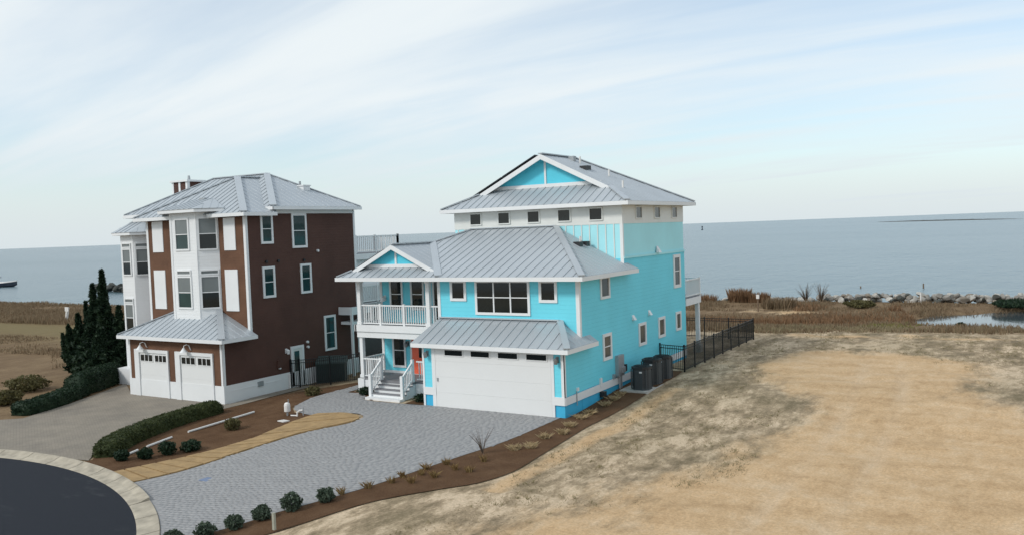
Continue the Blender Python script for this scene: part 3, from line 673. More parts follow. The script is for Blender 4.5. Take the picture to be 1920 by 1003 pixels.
# vents, pipes
def rvent(par, P, kind):
    x, y, z = P
    if kind == 'pipe': MB().tube([(x, y, z-.1), (x, y, z+.33)], .05, 8).build('vent_pipe', 'pvc', par)
    elif kind == 'box': MB().box(x-.16, x+.16, y-.16, y+.16, z-.08, z+.14).build('roof_vent', 'dark_vent', par)
    else: MB().box(x-.14, x+.14, y-.14, y+.14, z-.05, z+.2).build('roof_vent', 'galv', par)
rvent(UR, (-4.13, 9.4, 10.69), 'pale'); rvent(UR, (-3.02, 8.44, 10.15), 'box'); rvent(UR, (-3.1, 8.9, 10.18), 'box'); rvent(UR, (-2.28, 9.69, 9.78), 'pipe'); rvent(UR, (-.93, 8.25, 9.12), 'pipe'); rvent(UR, (-3.8, 9.6, 10.53), 'pipe')
rvent(MR, (-1.69, 4.9, 6.56), 'box'); rvent(MR, (-1.69, 5.6, 6.56), 'box'); rvent(MR, (-1.75, 5.25, 6.6), 'pipe')
# solar panels on the left-hand slopes
for i in range(5):
    for j in range(2):
        a = .35+j*2.15; sl_ = Vector((-.898, 0, -.440)); nn = Vector((-.440, 0, .898))
        o = Vector(B)+sl_*a+nn*.13+Vector((0, .12+i*1.02, 0))
        if i == 4 and j == 1: continue
        MB().prism([o, o+Vector((0, .98, 0)), o+Vector((0, .98, 0))+sl_*2.1, o+sl_*2.1], nn*.05).build('solar_panel', 'solar', UR)
for i in range(3):
    sl_ = Vector((-.899, 0, -.437)); nn = Vector((-.437, 0, .899)); o = Vector((-9.35, 1.75+i*1.02, 6.86))+sl_*.8+nn*.12
    MB().prism([o, o+Vector((0, .98, 0)), o+Vector((0, .98, 0))+sl_*1.75, o+sl_*1.75], nn*.05).build('solar_panel', 'solar', MR)

# porch: two decks
FZ = .70
PO = MB().box(-11.55, -6.79, 1.418, 2.99, FZ-.10, FZ).build('porch', 'deck_grey', BH)
MB().box(-11.58, -10.14, 1.38, 1.46, .0, FZ-.1).build('skirt', 'white_lap', PO); MB().box(-8.29, -6.79, 1.38, 1.46, .0, FZ-.1).build('skirt', 'white_lap', PO)
MB().box(-11.60, -11.52, 1.46, 2.99, -.05, FZ-.1).build('skirt', 'white_lap', PO); MB().box(-11.66, -11.3, 1.32, 1.66, -.15, FZ-.04).build('column_base', 'white', PO)
for x in (-11.46, -7.46):
    c = MB().box(x-.09, x+.09, 1.42, 1.6, FZ, 2.62).build('column', 'white', PO); MB().box(x-.12, x+.12, 1.39, 1.63, FZ, FZ+.14).build('plinth', 'white', PO)
    MB().box(x-.10, x+.10, 1.38, 1.58, 3.20, 5.26).build('column', 'white', PO); MB().box(x-.13, x+.13, 1.36, 1.61, 3.2, 3.34).build('plinth', 'white', PO); MB().box(x-.13, x+.13, 1.36, 1.61, 5.12, 5.26).build('capital', 'white', PO)
UD = MB().box(-11.6, -6.93, 1.42, 2.99, 3.06, 3.16).build('balcony', 'deck_grey', BH)
MB().box(-11.68, -6.93, 1.30, 1.42, 2.88, 3.19).build('fascia', 'white', UD); MB().box(-11.62, -6.93, 1.36, 1.5, 2.60, 2.88).build('beam', 'white', UD); MB().box(-11.72, -11.6, 1.30, 2.99, 2.88, 3.19).build('fascia', 'white', UD); MB().box(-11.66, -11.54, 1.5, 2.99, 2.60, 2.88).build('beam', 'white', UD)
railing(UD, [(-11.36, 1.47), (-10.24, 1.47), (-8.86, 1.47), (-7.56, 1.47)], 3.17, 4.12, .125, posts=[(-10.24, 1.47), (-8.86, 1.47)])
railing(UD, [(-7.36, 1.5), (-6.97, 1.5)], 3.17, 4.12, .125, posts=[])
railing(UD, [(-11.5, 1.6), (-11.5, 2.98)], 3.17, 4.12, .125, posts=[])
# steps
XL, XR = -10.12, -8.31
MB().box(XL-.02, XR+.02, 1.13, 1.415, FZ-.10, FZ-.002).build('landing_board', 'deck_grey', PO); MB().box(XL, XR, 1.16, 1.40, 0, FZ-.10).build('riser', 'white', PO)
for i in range(3):
    zt = FZ-.155*(i+1); y1 = 1.16-.24*i; y0 = y1-.24
    MB().box(XL, XR, y0, y1-.002, 0, zt-.04).build('riser', 'white', PO)
    MB().box(XL-.02, XR+.02, y0-.03, y1-.003, zt-.035, zt).build('tread', 'deck_grey', PO)
MB().box(XL-.08, XR+.08, .10, .435, -.1, .10).build('bottom_step', 'white', PO)
for x in (XL, XR):
    MB().box(x-.07, x+.07, .36, .50, .0, 1.10).build('newel', 'white', PO); MB().box(x-.06, x+.06, 1.14, 1.26, FZ, 1.72).build('newel', 'white', PO)
    MB().beam((x, .43, 1.0), (x, 1.2, 1.60), .07, .06).build('hand_rail', 'white', PO); MB().beam((x, .43, .28), (x, 1.2, .84), .05, .05).build('bottom_rail', 'white', PO)
    for k in range(1, 7):
        t = k/7; y = .43+.77*t; z = .28+.56*t; MB().box(x-.017, x+.017, y-.017, y+.017, z, z+.72).build('baluster', 'white', PO)
railing(PO, [(-11.36, 1.47), (-10.16, 1.47)], FZ, 1.62, .125, posts=[]); railing(PO, [(-8.27, 1.47), (-6.82, 1.47)], FZ, 1.62, .125, posts=[]); railing(PO, [(-11.46, 1.6), (-11.46, 2.98)], FZ, 1.62, .125, posts=[])
# porch wall openings
window(BH, FP, -10.86, -10.05, .98, 2.62, .1, 1, 2); window(BH, FP, -10.9, -10.1, 3.75, 5.22, .1, 1, 2); window(BH, FP, -9.64, -8.83, 3.75, 5.22, .1, 1, 2)
board(BH, FP, -11.5, -11.36, FZ, 5.26, .03); board(BH, FP, -11.36, -6.92, FZ, FZ+.12, .03, name='baseboard')
dd = MB().fb(FP, -9.78, -9.68, FZ, 2.55, 0, .05).fb(FP, -8.70, -8.60, FZ, 2.55, 0, .05).fb(FP, -9.68, -8.70, 2.43, 2.55, 0, .05).build('front_door', 'white', BH)
MB().fb(FP, -9.68, -8.70, FZ+.02, 2.43, 0, .035).build('door_leaf', 'red_door', dd); MB().fb(FP, -9.28, -9.05, 1.5, 2.2, .03, .042).build('door_glass', 'pane', dd); MB().tube([(-8.8, 2.96, 1.62), (-8.8, 2.90, 1.62)], .03, 8).build('handle', 'galv', dd)
dd = MB().fb(FP, -8.34, -8.24, 3.17, 5.2, 0, .05).fb(FP, -7.34, -7.24, 3.17, 5.2, 0, .05).build('balcony_door', 'white', BH); MB().fb(FP, -8.24, -7.34, 3.19, 5.15, 0, .03).build('door_glass', 'pane', dd)
lantern(BH, FP, -9.92, 2.15); lantern(BH, FP, -11.2, 4.3, 'white')
# rear deck
RD = MB().box(-9.0, .0, 13.73, 16.0, 3.34, 3.44).build('rear_deck', 'deck_grey', BH)
MB().box(-.06, .04, 13.75, 16.1, 3.04, 3.40).build('fascia', 'white', RD); MB().box(-9, -.06, 16.0, 16.1, 3.04, 3.40).build('fascia', 'white', RD)
railing(RD, [(-.02, 13.8), (-.02, 16.02)], 3.44, 4.38, .13, posts=[(-.02, 16.02)]); railing(RD, [(-8.9, 16.02), (-.02, 16.02)], 3.44, 4.38, .18, posts=[(-8.9, 16.02), (-6, 16.02), (-3, 16.02)])
for x in (-.12, -3.2, -6.2, -8.9): MB().box(x-.1, x+.1, 15.82, 16.02, .2, 3.04).build('deck_post', 'white', RD)
MB().box(-.35, .05, 15.7, 16.15, .2, .75).build('post_base', 'concrete', RD)

# ------------------------------------------------------------------ brown house
BX = -17.46; NH = thing('brown_house', (-22, 3, -.5), 'three-storey brown house with white bay tower, grey metal roof and two garage doors', 'house')
G = -.5
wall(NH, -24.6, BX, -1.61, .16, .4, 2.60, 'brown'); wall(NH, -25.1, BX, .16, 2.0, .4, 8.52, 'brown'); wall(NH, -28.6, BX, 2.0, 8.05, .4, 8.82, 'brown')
wall(NH, -28.55, BX+.03, -1.64+.0, 8.03, G-.2, .4, 'white', 'foundation') if False else None
wall(NH, -24.64, BX+.04, -1.65, .2, G-.2, .42, 'white', 'foundation'); wall(NH, -28.6, BX+.04, .2, 8.05, G-.2, .42, 'white', 'foundation')
FG = FRONT(-1.61); FF = FRONT(.16); SB = SIDE(BX); FM = FRONT(2.0)
board(NH, FG, -24.6, BX, .42, 2.5, .012, 'brown_sunlit', 'front_cladding'); board(NH, FF, -25.1, BX, 2.6, 8.45, .012, 'brown_sunlit', 'front_cladding')  # front faces take the lighter brown with the sunlight painted in
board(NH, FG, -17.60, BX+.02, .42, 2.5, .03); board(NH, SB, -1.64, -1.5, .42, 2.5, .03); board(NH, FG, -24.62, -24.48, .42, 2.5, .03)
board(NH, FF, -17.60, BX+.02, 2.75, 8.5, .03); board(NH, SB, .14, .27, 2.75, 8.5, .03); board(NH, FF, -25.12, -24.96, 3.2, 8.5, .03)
board(NH, SB, 7.93, 8.07, .42, 8.75, .03)
board(NH, SB, .3, 7.9, 8.6, 8.78, .03, name='frieze')
# foundation panels
for a, b in ((-1.5, .9), (.98, 2.1)): board(NH, SB, a, b, .10, .16, .05, name='foundation_trim')
for i in range(16):
    y = 2.75+i*.33; MB().fb(SB, y, y+.2, G, .38, .04, .06).build('skirt_slat', 'white', NH)
# garage doors
for u0, u1 in ((-23.72, -21.53), (-20.51, -18.21)):
    board(NH, FG, u0-.36, u0, G, 1.96, .09, name='door_surround'); board(NH, FG, u1, u1+.12, G, 1.96, .09, name='door_surround'); board(NH, FG, u0, u1, 1.80, 1.96, .09, name='door_surround')
    w = (u1-u0)
    garage_door(NH, FG, u0, u1, G, 1.80, 4, [(u0+.10, u0+.10+w*.43, 1.37, 1.69, 3), (u0+w*.57, u0+w*.57+w*.40, 1.37, 1.69, 3)])
gooseneck(NH, FG, -23.25, 2.06); gooseneck(NH, FG, -19.85, 2.06)
# garage roof
e = 2.68; GA = MB().prism([(-24.95, -1.95, 2.54), (-17.05, -1.95, 2.54), (-17.05, .1, 2.54), (-17.46, .1, 2.54), (-17.46, -1.6, 2.54), (-24.6, -1.6, 2.54), (-24.6, .1, 2.54), (-24.95, .1, 2.54)], (0, 0, -.03)).build('garage_roof', 'soffit', NH)
slope(GA, [(-25.0, -2, e), (-17.0, -2, e), (-19.63, .16, 3.86), (-22.5, .16, 3.86)], .40)
slope(GA, [(-17, -2, e), (-17, .16, e), (-19.63, .16, 3.86)], .40); slope(GA, [(-25, -2, e), (-22.5, .16, 3.86), (-25, .16, e)], .40)
cap(GA, (-17.03, -1.97, e+.01), (-19.63, .14, 3.86), .3); cap(GA, (-24.97, -1.97, e+.01), (-22.5, .14, 3.86), .2)
fascia(GA, (-25.02, -2, e), (-16.98, -2, e)); fascia(GA, (-17, -1.98, e), (-17, .18, e)); fascia(GA, (-25, -1.98, e), (-25, .18, e))
# white shutters/panels on the front
for u0, u1, v0, v1 in ((-19.0, -18.17, 6.83, 8.45), (-19.06, -18.14, 3.82, 5.88), (-24.6, -23.74, 6.83, 8.45), (-24.64, -23.72, 3.84, 5.88)):
    pn = MB().fb(FF, u0, u1, v0, v1, .0, .05).build('white_panel', 'white', NH)
# bay tower: octagonal front
def bay(root, xl, xr, yf, yb, z0, z1, ch, name='bay'):
    v = [(xl, yf), (xr, yf), (xr+ch, yb), (xl-ch, yb)]
    return MB().prism([(x, y, z0) for x, y in v], (0, 0, z1-z0)).build(name, 'white_lap', root)
bt_ = bay(NH, -22.15, -20.15, -.60, .15, 3.0, 8.86, .75)
FB = FRONT(-.60); FC = Fr((-20.15, -.60, 0), (.7071, .7071, 0), (.7071, -.7071, 0))
window(NH, FB, -21.78, -20.68, 6.88, 8.52, .09, 1, 2, 'pane_green', 'blind'); window(NH, FC, .0+.07, 1.0, 6.88, 8.52, .07, 1, 2, 'pane', 'blind')
window(NH, FB, -21.8, -20.66, 3.95, 5.62, .09, 1, 2, 'pane_green', 'blind'); window(NH, FC, .07, 1.0, 3.95, 5.62, .07, 1, 2, 'pane', 'blind')
window(NH, FB, -21.78, -20.68, 5.64, 5.92, .07, 1, 1, 'blind'); window(NH, FC, .07, 1.0, 5.64, 5.92, .07, 1, 1, 'blind')
for a, b in ((-22.17, -22.02), (-20.28, -20.14)): MB().fb(FB, a, b, 3.3, 8.86, -.01, .02).build('corner_trim', 'white', bt_)
# bay cap roof
BR = MB().prism([(-22.55, -1.0, 8.93), (-19.75, -1.0, 8.93), (-18.75, .0, 8.93), (-23.55, .0, 8.93)], (0, 0, -.15)).build('bay_roof', 'white', NH)
slope(BR, [(-22.57, -1.02, 8.95), (-19.73, -1.02, 8.95), (-20.6, .9, 9.55), (-21.7, .9, 9.55)], .40); slope(BR, [(-19.73, -1.02, 8.95), (-18.7, .02, 8.95), (-20.6, .9, 9.55)], .40); slope(BR, [(-22.57, -1.02, 8.95), (-21.7, .9, 9.55), (-23.6, .02, 8.95)], .40)
# front wing roof
e = 8.66; PK = (-21.23, 3.1, 10.72); PB = (-21.23, 4.75, 10.72)
FRf = MB().prism([(-25.45, -.3, 8.52), (-17.0, -.3, 8.52), (-17.0, 1.8, 8.52), (-17.46, 1.8, 8.52), (-17.46, .15, 8.52), (-25.1, .15, 8.52), (-25.1, 1.8, 8.52), (-25.45, 1.8, 8.52)], (0, 0, -.03)).build('front_roof', 'soffit', NH)
slope(FRf, [(-25.5, -.35, e), (-16.96, -.35, e), PK], .40); slope(FRf, [(-16.96, -.35, e), (-16.96, 1.78, e), (-21.23, 4.6, 10.72), PK], .40) if False else None
slope(FRf, [(-16.96, -.35, e), (-16.96, 4.75, e), PB, PK], .40) if False else slope(FRf, [(-16.96, -.35, e), (-16.96, 1.78, e), (-17.5, 2.2, 8.921), (-20.9, 4.4, 10.56), PB, PK], .40)
slope(FRf, [(-25.5, -.35, e), PK, PB, (-25.5, 1.78, e)] if False else [(-25.5, -.35, e), PK, PB, (-25.0, 2.2, 8.90), (-25.5, 1.78, e)], .40)
cap(FRf, (-16.99, -.32, e+.01), PK, .34); cap(FRf, (-25.47, -.32, e+.01), PK, .2); cap(FRf, PK, PB, .24)
fascia(FRf, (-25.52, -.35, e), (-22.4, -.35, e)); fascia(FRf, (-19.6, -.35, e), (-16.94, -.35, e)); fascia(FRf, (-16.96, -.33, e), (-16.96, 1.8, e)); fascia(FRf, (-25.5, -.33, e), (-25.5, 1.8, e))
# main roof
e = 8.96; P1 = (-21.0, 5.0, 10.95); P2 = (-25.4, 5.0, 10.95)
MRf = MB().prism([(-29.0, 1.6, 8.82), (-17.0, 1.6, 8.82), (-17.0, 8.1, 8.82), (-29.0, 8.1, 8.82)], (0, 0, -.03)).build('main_roof', 'soffit', NH)
slope(MRf, [(-16.96, 1.55, e), (-16.96, 8.15, e), P1], .40); slope(MRf, [(-29.1, 1.55, e), (-16.96, 1.55, e), P1, P2], .40); slope(MRf, [(-29.1, 8.15, e), P2, P1, (-16.96, 8.15, e)], .40); slope(MRf, [(-29.1, 1.55, e), P2, (-29.1, 8.15, e)], .40)
cap(MRf, (-16.99, 1.58, e+.01), P1, .34); cap(MRf, P1, P2, .22); cap(MRf, (-16.99, 8.12, e), P1, .2); cap(MRf, (-29.07, 1.58, e), P2, .2)
fascia(MRf, (-16.96, 1.53, e), (-16.96, 8.17, e)); fascia(MRf, (-29.12, 1.55, e), (-25.3, 1.55, e)); fascia(MRf, (-29.1, 1.57, e), (-29.1, 8.15, e)); fascia(MRf, (-17.5, 1.55, e), (-16.94, 1.55, e))
MB().box(-21.3, -20.9, .6, .75, 9.36, 9.56).build('roof_vent', 'galv', FRf)
# chimneys
ch = MB().box(-28.1, -26.75, 4.2, 5.3, 9.2, 10.85).build('chimney', 'brown', NH)
MB().box(-28.22, -26.63, 4.08, 5.42, 10.85, 10.96).build('chimney_cap', 'white', ch); MB().tube([(-27.3, 4.75, 10.9), (-27.3, 4.75, 11.25)], [.1, .06], 8).build('flue', 'galv', ch)
for x in (-28.11, -27.5, -26.87): MB().box(x-.03, x+.13, 4.17, 4.21, 9.3, 10.85).build('chimney_trim', 'white', ch)
MB().box(-26.76, -26.72, 4.2, 4.34, 9.3, 10.85).build('chimney_trim', 'white', ch)
ch = MB().box(-19.35, -18.95, 5.7, 6.2, 9.5, 10.18).build('roof_vent', 'white', NH); MB().box(-19.4, -18.9, 5.65, 6.25, 10.18, 10.24).build('vent_cap', 'white', ch); MB().tube([(-19.25, 5.75, 10.2), (-19.25, 5.75, 10.45)], .06, 8).build('flue', 'galv', ch)
# left white bay
lb = bay(NH, -28.55, -27.45, .90, 2.0, G, 7.86, 1.05, 'bay')
FL = FRONT(.90); FLC = Fr((-27.45, .90, 0), (1.05, 1.10, 0), (1.10, -1.05, 0))
for v0, v1 in ((5.55, 7.08), (2.4, 4.0)):
    window(NH, FL, -28.42, -27.62, v0, v1, .08, 1, 2, 'pane', 'blind'); window(NH, FL, -28.42, -27.62, v1+.03, v1+.3, .06, 1, 1, 'blind')
    if v0 > 5: window(NH, FLC, .1, .85, v0, v1, .07, 1, 2, 'pane', 'blind'); window(NH, FLC, .1, .85, v1+.03, v1+.3, .06, 1, 1, 'blind')
LR = MB().prism([(-28.8, .55, 7.95), (-27.2, .55, 7.95), (-25.9, 1.9, 7.95), (-30.0, 1.9, 7.95)], (0, 0, -.14)).build('bay_roof', 'white', NH)
slope(LR, [(-28.82, .53, 7.97), (-27.18, .53, 7.97), (-27.3, 1.99, 8.72), (-28.6, 1.99, 8.72)], .40); slope(LR, [(-27.18, .53, 7.97), (-25.85, 1.9, 7.97), (-27.3, 1.99, 8.72)], .40); slope(LR, [(-28.82, .53, 7.97), (-28.6, 1.99, 8.72), (-30.05, 1.9, 7.97)], .40)
board(NH, FM, -28.6, -25.1, 7.0, 8.75, .03, 'white_lap', 'front_cladding')
# side windows and door
for u0, u1, v0, v1 in ((1.1, 1.91, 7.08, 8.58), (3.2, 4.27, 6.80, 8.60), (1.08, 1.90, 4.38, 5.95), (3.67, 4.47, 4.40, 5.96), (5.26, 6.15, 1.14, 3.06)):
    window(NH, SB, u0, u1, v0, v1, .12, 1, 2, 'pane_green', None if v0 < 2 else 'pane_green')
dd = MB().fb(SB, 2.72, 2.86, -.35, 1.72, 0, .06).fb(SB, 3.5, 3.64, -.35, 1.72, 0, .06).fb(SB, 2.86, 3.5, 1.58, 1.72, 0, .06).build('side_door', 'white', NH)
MB().fb(SB, 2.86, 3.5, -.35, 1.58, 0, .03).build('door_leaf', 'white_warm', dd); MB().fb(SB, 2.96, 3.3, .4, 1.45, .03, .045).build('door_glass', 'pane_green', dd)
for y, z in ((1.35, 6.2), (2.15, 6.2), (3.95, 6.15)): MB().tube([(BX, y, z), (BX+.1, y, z)], .07, 8).build('vent', 'dark_vent', NH)
for y, z in ((3.93, 1.82), (3.95, 1.55), (1.9, .75), (5.0, 6.6)): MB().tube([(BX, y, z), (BX+.1, y, z)], .07, 8).build('vent', 'white', NH)
lantern(NH, SB, 2.42, 1.55, 'white')
MB().fb(SB, 1.75, 2.0, .75, 1.15, 0, .1).build('meter_box', 'brown', NH)
MB().tube([(BX+.1, 2.5, .35), (BX+.1, 2.5, -.5)], .04, 8).build('drain_pipe', 'pvc', NH)
MB().fb(SB, .4, .75, .05, .3, .04, .09).build('meter_box', 'galv', NH)
# rear decks
for zf, yb in ((6.30, 12.0), (3.45, 11.0)):
    D = MB().box(-26, BX, 8.05, yb, zf-.15, zf).build('rear_deck', 'deck_grey', NH)
    MB().box(BX-.05, BX+.03, 8.05, yb+.03, zf-.35, zf-.02).build('fascia', 'white', D)
    railing(D, [(BX-.05, 8.15), (BX-.05, 9.85), (BX-.05, yb-.05)], zf, zf+1.0, .16, m='white'); railing(D, [(BX-.05, yb-.05), (-22, yb-.05)], zf, zf+1.0, .3, m='white')
    for x, y in ((BX-.1, yb-.1), (-22, yb-.1)): MB().box(x-.08, x+.08, y-.08, y+.08, zf-2.9 if zf > 5 else G, zf-.15).build('deck_post', 'white', D)
mat('dark_screen', (.055, .055, .055), .7, .15, 2); wall(NH, -25.9, BX-.12, 8.05, 10.9, G, 3.28, 'dark_screen', 'deck_enclosure'); wall(NH, -25.9, BX-.25, 8.05, 10.6, 3.46, 6.14, 'white_lap', 'screened_porch')
L = MB().box(BX, -16.55, 6.5, 8.05, 3.25, 3.33).build('side_landing', 'deck_grey', NH)
MB().box(-16.58, -16.5, 6.45, 8.05, 3.0, 3.42).build('fascia', 'white', L); MB().box(BX+.02, -16.58, 6.42, 6.5, 3.0, 3.42).build('fascia', 'white', L); MB().box(BX+.05, -16.6, 6.55, 8, 2.45, 2.6).build('beam', 'white', L)
for y in (6.5, 7.3): MB().box(-16.62, -16.5, y-.06, y+.06, G, 3.0).build('landing_post', 'white', L)

# ------------------------------------------------------------------ fences
def fence(name, label, runs, h, gap=.10, group=None, mesh_from=None):
    a0 = runs[0][0]; z0 = hz_(*a0); t = thing(name, (a0[0], a0[1], z0), label, 'fence', group)
    pk = meshdata('picket', [(x, y, z) for z in (.06, h-.02) for x, y in ((-.010, -.010), (.010, -.010), (.010, .010), (-.010, .010))], BOXF, 'black_metal')
    ps = meshdata('post', [(x, y, z) for z in (-.1, h+.06) for x, y in ((-.033, -.033), (.033, -.033), (.033, .033), (-.033, .033))], BOXF, 'black_metal')
    for a, b in runs:
        a = Vector(a); b = Vector(b); Ln = (b-a).length; n = max(1, round(Ln/1.45))
        for i in range(n):
            p = a.lerp(b, i/n); q = a.lerp(b, (i+1)/n); zp = hz_(p.x, p.y); zq = hz_(q.x, q.y)
            piece('post', ps, t, (p.x, p.y, zp))
            for hh in (.12, h-.16, h-.02): MB().beam((p.x, p.y, zp+hh), (q.x, q.y, zq+hh), .025, .035).build('rail', 'black_metal', t)
            k = int((q-p).length/gap)
            for j in range(1, k):
                s_ = p.lerp(q, j/k); piece('picket', pk, t, (s_.x, s_.y, zp+(zq-zp)*j/k))
        piece('post', ps, t, (b.x, b.y, hz_(b.x, b.y)))
    return t
fence('picket_fence', 'long black metal picket fence running from the turquoise house towards the water', [((.03, 9.9), (1.37, 9.55)), ((1.37, 9.55), (1.38, 21.4)), ((1.38, 21.4), (-9, 21.4))], 1.22)
fence('picket_fence', 'short black metal fence across the gap between the two houses', [((-17.4, 2.62), (-16.9, 2.75)), ((-16.9, 2.75), (-14.5, 4.7)), ((-14.5, 4.7), (-13.6, 5.3))], 1.45)
sb_ = thing('storage_box', (-16.4, 4.6, -.4), 'large dark green storage box with paler lid beside the brown house', 'box')
Fs = Fr((-17.0, 4.05, 0), (1.2, .75, 0), (.75, -1.2, 0))
MB().fb(Fs, 0, 1.5, -.42, .62, -.8, 0).build('body', 'green_box', sb_)
MB().add([Fs.p(-.04, .62, .04), Fs.p(1.54, .62, .04), Fs.p(1.54, .62, -.84), Fs.p(-.04, .62, -.84), Fs.p(-.04, .70, .04), Fs.p(1.54, .70, .04), Fs.p(1.54, .95, -.84), Fs.p(-.04, .95, -.84)], [(0, 1, 5, 4), (1, 2, 6, 5), (2, 3, 7, 6), (3, 0, 4, 7), (4, 5, 6, 7), (3, 2, 1, 0)]).build('lid', 'green_lid', sb_)

# ------------------------------------------------------------------ AC units, pad
pz = .33
tag(MB().box(.28, 1.55, 4.45, 8.75, .1, pz).build('concrete_pad', 'concrete', loc=(.9, 6.6, .1)), 'pale concrete slab under the three air conditioners', 'slab')
for (x, y, s, hh), lb_ in zip(((1.08, 5.05, .78, 1.0), (1.02, 6.38, .80, 1.12), (1.0, 7.7, .76, 1.05)), ('nearest of three dark grey air conditioners beside the turquoise wall', 'middle of three dark grey air conditioners, the tallest, beside the turquoise wall', 'farthest of three dark grey air conditioners, next to the black fence')):
    t = thing('air_conditioner', (x, y, pz), lb_, 'air conditioner', 'air conditioners on the slab'); r = s/2; k = .2
    def ring(rr, kk, z): return [(x+a, y+b, z) for a, b in ((-rr+kk, -rr), (rr-kk, -rr), (rr, -rr+kk), (rr, rr-kk), (rr-kk, rr), (-rr+kk, rr), (-rr, rr-kk), (-rr, -rr+kk))]
    MB().prism(ring(r-.03, k, pz+.03), (0, 0, hh-.16)).build('body', 'ac_body', t)
    MB().prism(ring(r, k, pz), (0, 0, .06)).build('base', 'ac_body', t); MB().prism(ring(r, k, pz+hh-.14), (0, 0, .12)).build('top', 'dark_vent', t)
    for i in range(16):
        z = pz+.09+i*(hh-.26)/16; MB().prism(ring(r-.012, k, z), (0, 0, .022)).build('louvre', 'ac_body', t)
    q = MB()
    for i in range(7): q.tube([(x+.05*(i+1)*math.cos(j*math.pi/8), y+.05*(i+1)*math.sin(j*math.pi/8), pz+hh) for j in range(17)], .008, 4)
    for j in range(4): a = j*math.pi/4; q.beam((x-.36*math.cos(a), y-.36*math.sin(a), pz+hh), (x+.36*math.cos(a), y+.36*math.sin(a), pz+hh), .014, .014)
    q.build('fan_grille', 'black_metal', t)
    MB().box(x+.05, x+.17, y-r-.012, y-r-.002, pz+hh-.26, pz+hh-.2).build('badge', 'white', t)
    for a, b in ((-1, -1), (1, -1), (1, 1), (-1, 1)): MB().box(x+a*(r-.05)-.02, x+a*(r-.05)+.02, y+b*(r-.05)-.02, y+b*(r-.05)+.02, pz+.05, pz+hh-.1).build('corner_post', 'ac_body', t)

# ------------------------------------------------------------------ plants
def quads(P, size, flat=0.0, asp=1.6):
    """random leaf-sized quads at points P"""
    n = len(P); a = RNG.normal(size=(n, 3)); a /= np.linalg.norm(a, axis=1)[:, None]
    b = RNG.normal(size=(n, 3)); b -= (b*a).sum(1)[:, None]*a; b /= np.linalg.norm(b, axis=1)[:, None]
    s = (size*RNG.uniform(.6, 1.4, n))[:, None]; a = a*s*asp/2; b = b*s/2
    V = np.stack([P-a, P-b*.9, P+a, P+b*.9], 1).reshape(-1, 3); return V, np.arange(4*n).reshape(n, 4)
def blades(P, h, w, lean=.35):
    n = len(P); hh = h*RNG.uniform(.55, 1.3, n); th = RNG.uniform(0, 2*np.pi, n); ww = w*RNG.uniform(.6, 1.4, n)
    dx = np.cos(th)*ww/2; dy = np.sin(th)*ww/2; l = RNG.normal(0, lean, (n, 2))*hh[:, None]
    z = np.zeros(n)
    V = np.stack([P+np.stack([dx, dy, z], 1), P-np.stack([dx, dy, z], 1), P+np.stack([l[:, 0]*.4-dx*.7, l[:, 1]*.4-dy*.7, hh*.6], 1), P+np.stack([l[:, 0], l[:, 1], hh], 1)], 1).reshape(-1, 3)
    return V, np.arange(4*n).reshape(n, 4)
def ball(n, rx, ry, rz, shell=.5):
    off_ = random.uniform(0, 50)
    d = RNG.normal(size=(n, 3)); d /= np.linalg.norm(d, axis=1)[:, None]
    r = RNG.uniform(shell**3, 1, n)**(1/3); d = d*r[:, None]
    lump = np.array([1+.34*noise.noise(Vector(q)*2.1+Vector((off_, -off_*.7, rz))) for q in d]); d = d*lump[:, None]
    return d*np.array([rx, ry, rz])
def stems(t, x, y, z, h, n, r, m='bark'):
    q = MB()
    for i in range(n):
        a = random.uniform(0, 6.3); q.tube([(x, y, z-.05), (x+math.cos(a)*r*.4, y+math.sin(a)*r*.4, z+h*.5), (x+math.cos(a)*r*.8, y+math.sin(a)*r*.8, z+h)], [.02, .014, .006], 5)
    return q.build('stem', m, t)
def shrub(x, y, r, h, label, m='shrub_leaf', n=900, leaf=.055, group=None, name='shrub', cat='shrub'):
    r *= .88; h *= .9; z = hz_(x, y); t = thing(name, (x, y, z), label, cat, group)
    stems(t, x, y, z, h*.6, 5, r*.7)
    P = ball(n, r, r, h/2)+np.array([0, 0, h*.5]); P[:, 2] = np.maximum(P[:, 2], .01)
    V_, F_ = quads(P, leaf); put('foliage', fast_mesh('foliage', V_, F_, m), t); return t
ordn = ['first', 'second', 'third', 'fourth', 'fifth', 'sixth', 'seventh', 'eighth', 'ninth', 'tenth', 'eleventh', 'twelfth', 'thirteenth', 'fourteenth', 'fifteenth']
for i, (x, y, r, h) in enumerate([(-3.5, -15.0, .29, .42), (-3.05, -14.35, .29, .42), (-2.68, -13.75, .28, .42), (-2.4, -13.05, .28, .44), (-2.05, -12.3, .33, .55), (-1.55, -11.5, .28, .44)]):
    extra = ['first', 'second', 'third', 'fourth', 'fifth and biggest', 'sixth and last'][i]
    shrub(x, y, r, h, f'round green shrub along the drive edge, {extra} from the kerb', group='round shrubs along the drive')
for (x, y, r, h), lb_ in zip([(-12.75, -10.2, .30, .42), (-12.1, -9.7, .30, .45), (-11.85, -8.95, .34, .58), (-11.5, -8.2, .42, .45)], ['dull low shrub at the kerb end of the long hedge', 'small round dark green shrub, nearest the kerb in the island bed row', 'taller rounded dark green shrub in the middle of the island bed row', 'wide flattened dark green shrub, farthest from the kerb in the island bed row']):
    shrub(x, y, r, h, lb_, 'hedge_dark', 900, .06, 'shrubs in the island bed')
shrub(-12.6, -5.3, .38, .55, 'yellowish olive shrub in the middle of the brown island bed', 'olive_leaf', 800, .06)
shrub(-13.9, .6, .45, .5, 'low yellowish grass clump beside the paved lobe of the drive', 'olive_leaf', 500, .07)
